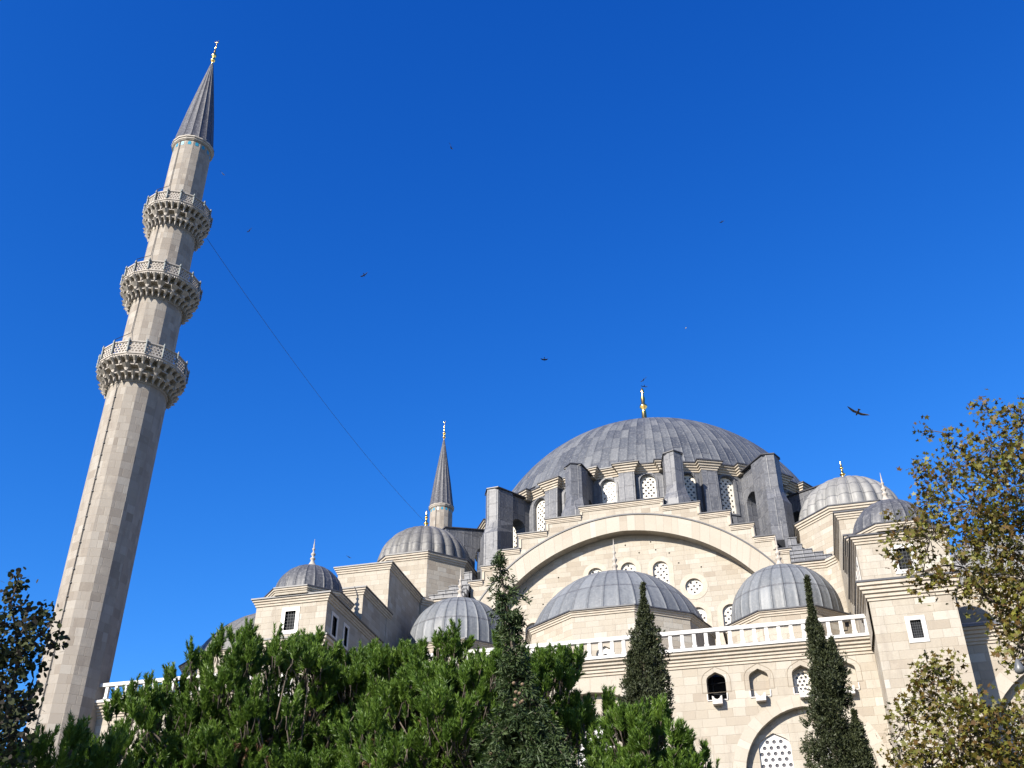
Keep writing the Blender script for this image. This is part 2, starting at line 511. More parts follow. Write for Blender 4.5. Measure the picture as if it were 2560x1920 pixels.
def thing(name, label, cat, group=None):
    o = bpy.data.objects.new(name, None); COL.objects.link(o)
    o.empty_display_size = 0.2
    o['label'] = label; o['category'] = cat
    if group: o['group'] = group
    return o
def tag(o, label, cat, group=None):
    o['label'] = label; o['category'] = cat
    if group: o['group'] = group
    return o
def node(name, parent):
    o = bpy.data.objects.new(name, None); COL.objects.link(o); o.empty_display_size = 0.2
    o.parent = parent
    return o
def copy_tree(o, parent=None):
    c = o.copy(); COL.objects.link(c)
    if parent: c.parent = parent
    for ch in list(o.children): copy_tree(ch, c)
    return c

def arch_pts(cx, z0, ztop, w, pointed=0.0, n=14, zb=None):
    """outline of an arched opening: base z0, crown ztop"""
    r = w / 2
    rise = ztop - z0 if zb is None else ztop - zb
    spring = ztop - (r * (1 + pointed))
    pts = [(cx - r, z0), (cx + r, z0)]
    for k in range(n + 1):
        a = PI * k / n
        x = cx + r * math.cos(a)
        z = spring + r * (1 + pointed * math.sin(a) ** 1.0 * (1 if pointed == 0 else (1 - abs(math.cos(a))) ** 0.7 + 0.0)) * math.sin(a) if pointed else spring + r * math.sin(a)
        pts.append((x, z))
    return pts
def pointed_pts(cx, z0, zs, zt, w, n=7):
    """four-centred pointed arch"""
    r = w / 2
    pts = [(cx - r, z0), (cx + r, z0)]
    h = zt - zs
    right = [(r * x, zs + h * z) for x, z in ((1, 0), (.985, .16), (.94, .32), (.86, .46), (.74, .575), (.5, .725), (.25, .865), (0, 1))]
    pts += [(cx + x, z) for x, z in right]
    pts += [(cx - x, z) for x, z in reversed(right[:-1])]
    return pts
def circle_pts(cx, cz, r, n=24):
    return [(cx + r * math.cos(2 * PI * k / n), cz + r * math.sin(2 * PI * k / n)) for k in range(n)]

def inside(p, poly, margin):
    x, y = p
    c = False
    n = len(poly)
    md = 1e9
    for i in range(n):
        x1, y1 = poly[i]; x2, y2 = poly[(i + 1) % n]
        if (y1 > y) != (y2 > y) and x < (x2 - x1) * (y - y1) / (y2 - y1) + x1: c = not c
        dx, dy = x2 - x1, y2 - y1
        L = dx * dx + dy * dy
        t = max(0, min(1, ((x - x1) * dx + (y - y1) * dy) / L)) if L else 0
        md = min(md, math.hypot(x - x1 - t * dx, y - y1 - t * dy))
    return c and md > margin

def screen(name, parent, outline, T, pitch=0.26, rad=0.085, depth=0.05, glass=M_ROUNDEL, plaster=M_SCREEN, rowp=None):
    """pierced plaster window: a plate with real round holes, a glass roundel behind each"""
    mb = MB([plaster, glass])
    xs = [p[0] for p in outline]; zs = [p[1] for p in outline]
    cx = (min(xs) + max(xs)) / 2
    holes = []
    j = 0
    z = min(zs) + pitch * 0.55
    while z < max(zs):
        off = 0.0 if j % 2 == 0 else pitch / 2
        k = -12
        while k <= 12:
            p = (cx + off + k * pitch, z)
            if inside(p, outline, rad * 1.12): holes.append(circle_pts(*p, rad, 10))
            k += 1
        z += rowp or pitch * 0.866; j += 1
    mb.plate(outline, holes, T, depth)
    mb.cur = 1
    for t in tessellate_polygon([[Vector((p[0], p[1], 0)) for p in outline]]):
        mb.face([T(*outline[i], depth) for i in t])
    return mb.build(name, None, parent)

def TY(y):            # wall facing the camera: w goes to +y
    return lambda u, v, w: (u, y + w, v)

def ring_outline(pts, d):
    """grow an outline (2D closed polygon without concavities) by d"""
    cx = sum(p[0] for p in pts) / len(pts); cz = sum(p[1] for p in pts) / len(pts)
    n = len(pts); out = []
    area = sum(pts[i][0] * pts[(i + 1) % n][1] - pts[(i + 1) % n][0] * pts[i][1] for i in range(n))
    sg = 1 if area > 0 else -1
    for i in range(n):
        a, b, c = Vector(pts[i - 1]), Vector(pts[i]), Vector(pts[(i + 1) % n])
        d1 = (b - a).normalized(); d2 = (c - b).normalized()
        n1 = Vector((d1.y, -d1.x)) * sg; n2 = Vector((d2.y, -d2.x)) * sg
        m = (n1 + n2).normalized(); m = m / max(0.5, m.dot(n1))
        out.append((b.x + m.x * d, b.y + m.y * d))
    return out

def dome(name, parent, c, prof, n, mat, rib=0.045, ribw=0.06, vstep=1.0, sub=2, flute=0.0):
    """lead dome: prof = [(r,z)...] bottom to top; n sheets with a standing seam between them, or flutes"""
    mb = MB(); mb.smooth = True
    ang, off, U = [], [], []
    for i in range(n):
        if flute:
            K = 6
            for k in range(K):
                t = k / K
                ang.append((i + t) / n); off.append(flute * (abs(math.sin(PI * t)) ** 0.75)); U.append(i + t)
        else:
            ang += [(i - ribw / 2) / n, i / n, (i + ribw / 2) / n]; off += [0, rib, 0]; U += [i - 0.001 + 1 - 1, i, i + 0.001]
            for k in range(1, sub + 1):
                ang.append((i + k / (sub + 1)) / n); off.append(0); U.append(i + k / (sub + 1))
    U.append(n)
    rows, V = [], []
    L = 0; last = None
    rmax = max(r for r, z in prof)
    for r, z in prof:
        if last: L += math.hypot(r - last[0], z - last[1])
        last = (r, z)
        V.append(L / vstep)
        sc = max(0.0, min(1.0, r / rmax))
        row = []
        for a, o in zip(ang, off):
            rr = r + (o * (sc if flute else min(1, sc * 3)))
            row.append((c[0] + rr * math.sin(2 * PI * a), c[1] - rr * math.cos(2 * PI * a), c[2] + z))
        rows.append(row)
    if not flute:
        U = [max(0.0, u) for u in U]
    mb.grid(rows, True, (U, V))
    me = mb
    return me.build(name, mat, parent)

def cap_prof(Rs, zc, z0, rtop=0.05, n=18, foot=None):
    """profile of a spherical cap of radius Rs centred at height zc, from height z0 up"""
    a0 = math.asin(max(-1, min(1, (z0 - zc) / Rs)))
    pr = [(Rs * math.cos(a0 + (PI / 2 - a0) * k / n), zc + Rs * math.sin(a0 + (PI / 2 - a0) * k / n)) for k in range(n)]
    pr.append((rtop, zc + Rs))
    if foot: pr = foot + pr
    return pr

def ngon(c, r, n, a0=0.0):
    # order runs so that the outside is on the right-hand side of the path
    return [(c[0] + r * math.sin(a0 + 2 * PI * k / n), c[1] - r * math.cos(a0 + 2 * PI * k / n)) for k in range(n)]

def finial(name, parent, c, h, mat, base=0.55, kind='bulbs'):
    mb = MB()
    s = h
    if kind == 'stone':
        pr = [(base, 0), (base * .95, .04 * s), (base * .55, .12 * s), (base * .34, .2 * s), (base * .26, .26 * s), (base * .42, .29 * s), (base * .45, .32 * s), (base * .22, .36 * s),
              (base * .16, .40 * s), (base * .36, .44 * s), (base * .40, .475 * s), (base * .16, .53 * s), (base * .12, .60 * s), (base * .24, .63 * s), (base * .26, .655 * s), (base * .10, .70 * s), (base * .13, .78 * s), (base * .08, .84 * s), (base * .05, .93 * s), (0.01, s)]
    else:
        pr = [(base * .5, 0), (base * .55, .04 * s), (base, .09 * s), (base * .98, .13 * s), (base * .45, .18 * s), (base * .52, .25 * s), (base * .40, .29 * s), (base * .80, .335 * s), (base * .85, .37 * s),
              (base * .38, .42 * s), (base * .33, .55 * s), (base * .26, .60 * s), (base * .56, .635 * s), (base * .54, .665 * s), (base * .24, .70 * s), (base * .30, .80 * s), (base * .16, .86 * s), (base * .28, .92 * s), (base * .20, .96 * s), (0.012, s)]
    mb.lathe(pr, 14, c)
    return mb.build(name, mat, parent)

# ------------------------------------------------------------------ the ground
g = MB()
g.face([(-1500, -1500, 0), (1500, -1500, 0), (1500, 1500, 0), (-1500, 1500, 0)])
g.build('ground', M_GRASS)['kind'] = 'structure'
g = MB()
g.face([(-60, -46, 0.004), (60, -46, 0.004), (60, -30, 0.004), (-60, -30, 0.004)])
g.build('pavement', M_BARK)['kind'] = 'structure'

# ------------------------------------------------------------------ the mosque
mosque = thing('mosque', 'large cream stone mosque with grey lead domes and a stepped arched front', 'mosque')
DX = 0.2                              # the drum's axis
PITCH = 2 * PI / 31
ZC, RS = 34.25, 14.42                 # sphere of the great dome

# great dome
prof = cap_prof(RS, ZC, 38.72, n=26)
cd = dome('central_dome', mosque, (DX, 0, 0), prof, 124, M_LEAD_MAIN, rib=0.018, ribw=0.07, vstep=1.55, sub=2)
finial('finial', cd, (DX, 0, ZC + RS - 0.1), 5.7, M_GOLD, 0.62)

# drum: 31 lead-clad facets, one window in each, a pilaster on each edge
RD = 13.95
drum_mb = MB(); drum_mb.smooth = False
drum = node('drum', mosque)
facet_w = 2 * RD * math.sin(PITCH / 2)
apo = RD * math.cos(PITCH / 2)
WIN = arch_pts(0, 35.15, 38.0, 1.06, 0, 12)
win_src = None
for k in range(31):
    a = (k + 0.5) * PITCH
    if a > PI: a -= 2 * PI
    def T(u, v, w, a=a):
        r = apo - w
        return (DX + r * math.sin(a) + u * math.cos(a), -r * math.cos(a) + u * math.sin(a), v)
    ow = facet_w / 2
    outl = [(-ow, 32.6), (ow, 32.6), (ow, 38.2), (-ow, 38.2)]
    if abs(a) < R(100):
        drum_mb.plate(outl, [WIN], T, 0.32)
        # raised lead roll round the opening
        o1, o2 = ring_outline(WIN, 0.05), ring_outline(WIN, 0.17)
        drum_mb.plate(o2, [o1], lambda u, v, w, T=T: T(u, v, w - 0.07), 0.06, 0.06)
        if win_src is None:
            def T0(u, v, w): return (u, w, v)
            win_src = screen('window', drum, WIN, T0, 0.36, 0.083, 0.06, rowp=0.215)
            wn_ = win_src
        else:
            wn_ = win_src.copy(); COL.objects.link(wn_); wn_.parent = drum
        p = T(0, 0, 0.2)
        wn_.location = (p[0], p[1], 0); wn_.rotation_euler = (0, 0, a)
    else:
        drum_mb.plate(outl, [], T)
drum_mb.build('lead_wall', M_LEAD, drum)
path = []
BUT = {1: 1, 30: 1, 3: 1, 28: 1, 4: 2, 27: 2}
for k in range(31):
    a = k * PITCH
    hw = 0.56
    er, et = (math.sin(a), -math.cos(a)), (math.cos(a), math.sin(a))
    def P2(r, t): return (DX + er[0] * r + et[0] * t, er[1] * r + et[1] * t)
    path += [P2(RD - 0.02, -hw), P2(RD + 0.42, -hw), P2(RD + 0.42, hw), P2(RD - 0.02, hw)]
    if k not in BUT:
        m = MB()
        m.prism([P2(13.6, -hw - .12), P2(14.85, -hw - .12), P2(14.85, hw + .12), P2(13.6, hw + .12)], 33.0, 35.0, False, False,
                [P2(13.6, -hw), P2(14.5, -hw), P2(14.5, hw), P2(13.6, hw)])
        m.prism([P2(13.6, -hw), P2(14.5, -hw), P2(14.5, hw), P2(13.6, hw)], 35.0, 38.15, False, False,
                [P2(13.6, -hw), P2(14.36, -hw), P2(14.36, hw), P2(13.6, hw)])
        m.build('pilaster', M_LEAD, drum)
m = MB()
m.sweep(path, [(-0.3, 38.10), (0.03, 38.10), (0.05, 38.22), (0.12, 38.25), (0.13, 38.36), (0.22, 38.40), (0.24, 38.52), (0.34, 38.56), (0.36, 38.66)], True)
m.build('cornice', M_TRIM, drum)
m = MB()
m.sweep(path, [(0.36, 38.662), (0.42, 38.665), (0.42, 38.75), (-0.2, 38.84), (-0.75, 38.95)], True)
for k in range(31):                   # lead saddles running back from the pilasters into the dome
    a = k * PITCH
    er, et = (math.sin(a), -math.cos(a)), (math.cos(a), math.sin(a))
    def P3(r, t, z): return (DX + er[0] * r + et[0] * t, er[1] * r + et[1] * t, z)
    if k % 2 == 0:
        m.face([P3(14.5, -.5, 38.76), P3(14.5, .5, 38.76), P3(13.2, .5, 39.75), P3(13.2, -.5, 39.75)])
        m.face([P3(14.5, -.5, 38.76), P3(13.2, -.5, 39.75), P3(13.2, -.5, 38.6)])
        m.face([P3(14.5, .5, 38.76), P3(13.2, .5, 38.6), P3(13.2, .5, 39.75)])
m.build('cornice_capping', M_LEADEDGE, drum)

# the four prow-nosed buttresses of the drum
def buttress(a, name, rnose=16.75, zt=38.2, zb=29.5, hw=0.62, wall=0.5, r0=13.8, gap=(14.25, 15.15, 36.2), slope=0.0):
    er, et = (math.sin(a), -math.cos(a)), (math.cos(a), math.sin(a))
    P2 = lambda r, t: (DX + er[0] * r + et[0] * t, er[1] * r + et[1] * t)
    P3 = lambda r, t, z: (*P2(r, t), z)
    m = MB()
    rs = rnose - 0.42
    g0, g1, gz = gap
    fl = 0.28
    body = lambda f, d: [P2(g1 + 0.05 , -hw - f * 0), P2(rs + f, -hw - f), P2(rnose + f, 0), P2(rs + f, hw + f), P2(g1 + 0.05, hw + f * 0)]
    zf = max(zb + 0.6, 34.6)
    m.prism(body(fl, 0), zb, zf, True, True, body(fl * .9, 0))
    m.prism(body(fl * .9, 0), zf, zf + .5, False, False, body(fl * .35, 0))
    m.prism(body(fl * .35, 0), zf + .5, zf + 1.1, False, False, body(0, 0))
    m.prism(body(0, 0), zf + 1.1, zt, False, True)
    # wall over the passage, tied back into the drum
    n = 8
    pts = [(r0, zb), (g0, zb)]
    rr = (g1 - g0) / 2
    for k in range(n + 1):
        t = PI - PI * k / n
        pts.append(((g0 + g1) / 2 + rr * math.cos(t), gz - rr + rr * math.sin(t)))
    pts += [(g1, zb), (g1 + 0.4, zb), (g1 + 0.4, zt - 0.03), (r0, zt - 0.03)]
    m.extrude([P3(r, -wall, z) for r, z in pts], (et[0] * 2 * wall, et[1] * 2 * wall, 0))
    o = m.build(name, M_LEAD, mosque)
    c = MB()
    cap = [P2(r0, -hw - .07), P2(rs + .05, -hw - .07), P2(rnose + .09, 0), P2(rs + .05, hw + .07), P2(r0, hw + .07)]
    c.prism(cap, zt + 0.004, zt + 0.075)
    c.extrude([P3(r0, -hw - .05, zt + .075), P3(r0, hw + .05, zt + .075), P3(r0, 0, zt + .3)], (er[0] * 0.0 + er[0] * (rnose - r0 - .3), er[1] * (rnose - r0 - .3), -0.16))
    c.build('capping', M_LEADEDGE, o)
    return o
buttress(-PITCH * 1.06, 'buttress', 16.75, zb=33.75)
buttress(PITCH * 1.06, 'buttress', 16.75, zb=33.75)
buttress(-R(35.6), 'buttress', 17.45, hw=0.70, zb=30.2, gap=(14.3, 15.6, 36.4))
buttress(R(35.6), 'buttress', 17.45, hw=0.70, zb=30.2, gap=(14.3, 15.6, 36.4))

# flying buttresses from the drum to the corner towers
for sg in (-1, 1):
    a = sg * R(46.8)
    er, et = (math.sin(a), -math.cos(a)), (math.cos(a), math.sin(a))
    P3 = lambda r, t, z: (DX + er[0] * r + et[0] * t, er[1] * r + et[1] * t, z)
    pts = [(13.6, 28.3), (14.4, 28.3)]
    for k in range(11):
        t = PI - PI * k / 10
        pts.append((15.5 + 1.1 * math.cos(t), 34.1 + 1.1 * math.sin(t)))
    pts += [(16.6, 28.3), (19.0, 28.3), (19.0, 35.9), (13.6, 36.75)]
    m = MB()
    m.extrude([P3(r, -.55, z) for r, z in pts], (et[0] * 1.1, et[1] * 1.1, 0))
    fb = m.build('flying_buttress', M_LEAD, mosque)
    m = MB()
    m.extrude([P3(13.6, -.63, 36.76), P3(19.1, -.63, 35.9), P3(19.1, -.63, 35.98), P3(13.6, -.63, 36.84)], (et[0] * 1.26, et[1] * 1.26, 0))
    m.build('capping', M_LEADEDGE, fb)

# tympanum: recessed wall with windows under the great stepped arch
YT, YR = -16.63, -15.92
tymp = node('tympanum_wall', mosque)
STEP = [(2.72, 34.55), (5.06, 33.95), (6.95, 33.07), (8.32, 32.03), (9.5, 31.02), (10.34, 30.03)]
outl = [(-10.34, 18.0)]
for x, z in reversed(STEP): outl += [(-x, z)] if len(outl) > 999 else []
left = [(-10.34, 18.0), (-10.34, 30.03)]
top = []
for i in range(5, -1, -1):
    x, z = STEP[i]
    top.append((-x, z))
    if i > 0: top.append((-STEP[i - 1][0], z))
right = [(-x, z) for x, z in reversed(top)]
ZI, RI, RO, ZOC = 21.78, 10.66, 11.96, 21.64
def arcp(r, zc, a0, a1, n, lift=0.0):
    out = []
    for k in range(n + 1):
        a = a0 + (a1 - a0) * k / n
        out.append((r * math.sin(a), zc + r * math.cos(a) + lift * max(0, 1 - abs(a) / 0.35) ** 1.3))
    return out
inner = arcp(RI, ZI, R(75), -R(75), 48, 0.10)
aI = math.asin(10.0 / RI)
inner = arcp(RI, ZI, aI, -aI, 48, 0.10)
poly = [(-10.34, 18.0)] + top + right + [(10.34, 18.0), (10.0, 18.0)] + inner + [(-10.0, 18.0)]
m = MB()
m.plate(poly, [], TY(YT))
# soffit
ii = [(10.0, 18.0)] + inner + [(-10.0, 18.0)]
for k in range(len(ii) - 1):
    m.face([(ii[k][0], YT, ii[k][1]), (ii[k + 1][0], YT, ii[k + 1][1]), (ii[k + 1][0], YR, ii[k + 1][1]), (ii[k][0], YR, ii[k][1])])
m.build('stepped_wall', M_STONE_S, tymp)
# voussoir ring, a little proud
m = MB()
nV = 60
aM = R(56)
ro, ri_ = arcp(RO, ZOC, -aM, aM, nV, 0.05), arcp(RI, ZI, -R(62), R(62), nV, 0.10)
for k in range(nV):
    p = [ri_[k], ri_[k + 1], ro[k + 1], ro[k]]
    u0, u1 = k * 0.62, (k + 1) * 0.62
    m.face([(x, YT - 0.045, z) for x, z in p], [(u0, 0), (u1, 0), (u1, 1.6), (u0, 1.6)])
    m.face([(ri_[k][0], YT - 0.045, ri_[k][1]), (ri_[k + 1][0], YT - 0.045, ri_[k + 1][1]), (ri_[k + 1][0], YT + 0.02, ri_[k + 1][1]), (ri_[k][0], YT + 0.02, ri_[k][1])], [(u0, 0), (u1, 0), (u1, .1), (u0, .1)])
m.build('arch', M_VOUS, tymp)
m = MB()
ro2 = arcp(RO + 0.09, ZOC, -aM, aM, nV, 0.05)
for k in range(nV):
    a, b, c, d = ro[k], ro[k + 1], ro2[k + 1], ro2[k]
    m.face([(x, YT - 0.10, z) for x, z in (a, b, c, d)])
    m.face([(a[0], YT - 0.10, a[1]), (b[0], YT - 0.10, b[1]), (b[0], YT, b[1]), (a[0], YT, a[1])])
    m.face([(d[0], YT - 0.10, d[1]), (c[0], YT - 0.10, c[1]), (c[0], YT, c[1]), (d[0], YT, d[1])])
m.build('arch_moulding', M_LEADEDGE, tymp)
# recessed wall
wins = []
for x, zt in ((0.12, 30.6), (2.2, 30.45), (-2.05, 30.45)): wins.append((arch_pts(x, 28.5, zt, 0.98, 0, 12), x))
for x in (-6.3, -4.25, -2.1, 0.1, 2.15, 4.3, 6.32): wins.append((arch_pts(x, 24.5, 27.1, 1.0, 0, 12), x))
for x in (-4.15, 4.22): wins.append((circle_pts(x, 28.5, 0.54, 24), x))
putlog = [(-4.53, 30.05), (0.02, 31.84), (1.7, 31.88), (1.99, 31.28), (2.85, 30.96), (4.8, 29.77), (-5.6, 28.3), (0.9, 31.2), (3.4, 30.2)]
rec = [(-10.4, 18.0), (10.4, 18.0)] + arcp(RI + 0.3, ZI, R(76), -R(76), 40, 0.1)
m = MB()
m.plate(rec, [w for w, x in wins] + [circle_pts(x, z, 0.055, 8) for x, z in putlog], TY(YR), 0.3)
m.build('recessed_wall', M_STONE_S, tymp)
m = MB()
for w, x in wins:
    m.plate(ring_outline(w, 0.34), [ring_outline(w, 0.012)], TY(YR - 0.018), 0.018, 0.018)
m.build('window_surround', M_TRIM, tymp)
for w, x in wins:
    screen('window', tymp, w, TY(YR + 0.16), 0.36, 0.078, rowp=0.215)
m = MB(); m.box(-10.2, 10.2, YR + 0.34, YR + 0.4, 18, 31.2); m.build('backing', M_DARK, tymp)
# stone cornices on the steps, lead capping above
m = MB(); c = MB()
for i, (x, z) in enumerate(STEP):
    xi = STEP[i - 1][0] if i else -x
    for s in ((-1, 1) if i else (1,)):
        x0, x1 = (xi, x) if i else (-x, x)
        if s < 0: x0, x1 = -x, -xi
        e0 = 0.14 if (s < 0 or i == 0) else 0.0
        e1 = 0.14 if (s > 0 or i == 0) else 0.0
        for dz0, dz1, o in ((0.30, 0.24, 0.05), (0.215, 0.13, 0.085), (0.11, 0.0, 0.13)):
            m.box(x0 - e0 * o / .13, x1 + e1 * o / .13, YT - o, YT + 0.02, z - dz0, z - dz1)
        c.box(x0 - e0 * 1.25, x1 + e1 * 1.25, YT - 0.19, -12.6 if abs(x) > 5 else -13.2, z + 0.003, z + 0.07)
        # vertical returns between the steps
        if i:
            zz = STEP[i - 1][1]
            xr = xi if s > 0 else -xi
            m.box(xr - 0.07 if s < 0 else xr - 0.10, xr + 0.10 if s < 0 else xr + 0.07, YT - 0.07, YT + 0.03, z + 0.075, zz - 0.32)
            c.box(xr - 0.13 if s < 0 else xr + 0.075, xr - 0.075 if s < 0 else xr + 0.13, YT - 0.10, -13.5, z + 0.073, zz + 0.002)
m.build('step_cornice', M_TRIM, tymp)
c.build('step_capping', M_LEADEDGE, tymp)
# the thickness of the stepped wall, clad in lead behind
m = MB()
for i in range(6):
    x, z = STEP[i]
    m.box(-x + 0.03, x - 0.03, -15.2 + 0.001 * i, -10.0 - 0.01 * i, 27.0 - .01 * i, z - 0.02)
m.build('step_roof', M_LEAD, tymp)
m = MB(); m.prism(ngon((DX, 0), 14.9, 31), 27.5, 33.1, True, False); m.build('drum_base', M_LEAD, mosque)

# pier masses beside the arch and stepped lead roofs on them
for s in (-1, 1):
    pier = node('main_pier', mosque)
    X = lambda x: s * x
    def PB(poly, z0, z1, mat, name, par, **k):
        q = [(X(x), y) for x, y in poly]
        mm = MB(); mm.prism(q, z0, z1, **k); return mm.build(name, mat, par)
    PB([(10.32, -18.2), (12.35, -18.2), (12.98, -18.85), (16.5, -18.85), (16.5, -10), (10.32, -10)], 0, 28.15, M_STONE_S, 'wall', pier)
    pth = [(X(10.3), -18.2), (X(12.35), -18.2), (X(12.98), -18.85)]
    if s < 0: pth = list(reversed(pth))
    mm = MB(); mm.sweep(pth, [(0, 27.9), (.05, 27.92), (.06, 28.02), (.12, 28.06), (.13, 28.16), (.2, 28.2), (.2, 28.33), (-.3, 28.33)], False); mm.build('cornice', M_TRIM, pier)
    PB([(10.3, -18.48), (12.45, -18.48), (13.12, -19.15), (16.5, -19.15), (16.5, -10), (10.3, -10)], 28.335, 28.42, M_LEADEDGE, 'ledge', pier)
    mm = MB()
    for x1, y, z in ((12.75, -18.0, 28.8), (12.3, -17.5, 29.25), (11.7, -17.05, 29.7), (11.15, -16.75, 30.2), (10.9, -16.3, 30.9)):
        q = [(X(10.36), y), (X(x1), y), (X(x1), -11), (X(10.36), -11)]
        mm.prism(q, 28.42, z)
        q2 = [(X(10.355), y - .05), (X(x1 + .05), y - .05), (X(x1 + .05), y + .5), (X(10.355), y + .5)]
        mm.prism(q2, z, z + .05)
    mm.build('stepped_roof', M_LEAD, pier)

# weight towers: octagons with fluted lead domes
def octa(c, r): return ngon(c, r, 8, R(22.5))
for s in (-1, 1):
    wt = node('weight_tower', mosque)
    c = (s * 14.6, -13.98)
    m = MB(); m.prism(octa(c, 3.7), 27.5, 31.95); m.build('wall', M_STONE_S, wt)
    m = MB(); m.sweep(octa(c, 3.7), [(0, 31.75), (.05, 31.77), (.06, 31.86), (.13, 31.9), (.14, 32.0), (.22, 32.05), (.23, 32.17)], True); m.build('cornice', M_TRIM, wt)
    m = MB(); m.prism(octa(c, 4.0), 32.175, 32.25); m.build('cornice_capping', M_LEADEDGE, wt)
    pr = cap_prof(3.13, 32.45, 32.45, n=14, foot=[(3.3, 32.25)])
    dome('dome', wt, (*c, 0), pr, 24, M_LEAD_WARM if s < 0 else M_LEAD_PALE, vstep=0.95, flute=0.26)
    finial('finial', wt, (*c, 35.55), 1.65, M_GOLD, 0.22)
    # stepped lead flashing where the roofs meet the tower
    m = MB()
    for k in range(8):
        a = R(22.5 + 45 * k)
    m.build('flashing', M_LEAD, wt) if m.v else None

# stepped buttress walls and the turrets in front of them
def gwindow(parent, T, cx, z0, z1, w, fr=0.2, nx=4, nz=6):
    """grilled window: marble frame, iron grille, dark room behind"""
    m = MB([M_MARBLE, M_IRON, M_DARK])
    o = [(cx - w / 2 - fr, z0 - fr), (cx + w / 2 + fr, z0 - fr), (cx + w / 2 + fr, z1 + fr), (cx - w / 2 - fr, z1 + fr)]
    i_ = [(cx - w / 2, z0), (cx + w / 2, z0), (cx + w / 2, z1), (cx - w / 2, z1)]
    m.plate(o, [i_], lambda u, v, d: T(u, v, d - 0.03), 0.16, 0.05)
    m.cur = 2
    m.face([T(*p, 0.13) for p in i_])
    m.cur = 1
    for k in range(1, nx):
        x = cx - w / 2 + w * k / nx
        m.face([T(x - .008, z0, .05), T(x + .008, z0, .05), T(x + .008, z1, .05), T(x - .008, z1, .05)])
    for k in range(1, nz):
        z = z0 + (z1 - z0) * k / nz
        m.face([T(cx - w / 2, z - .008, .045), T(cx + w / 2, z - .008, .045), T(cx + w / 2, z + .008, .045), T(cx - w / 2, z + .008, .045)])
    return m.build('window', None, parent)

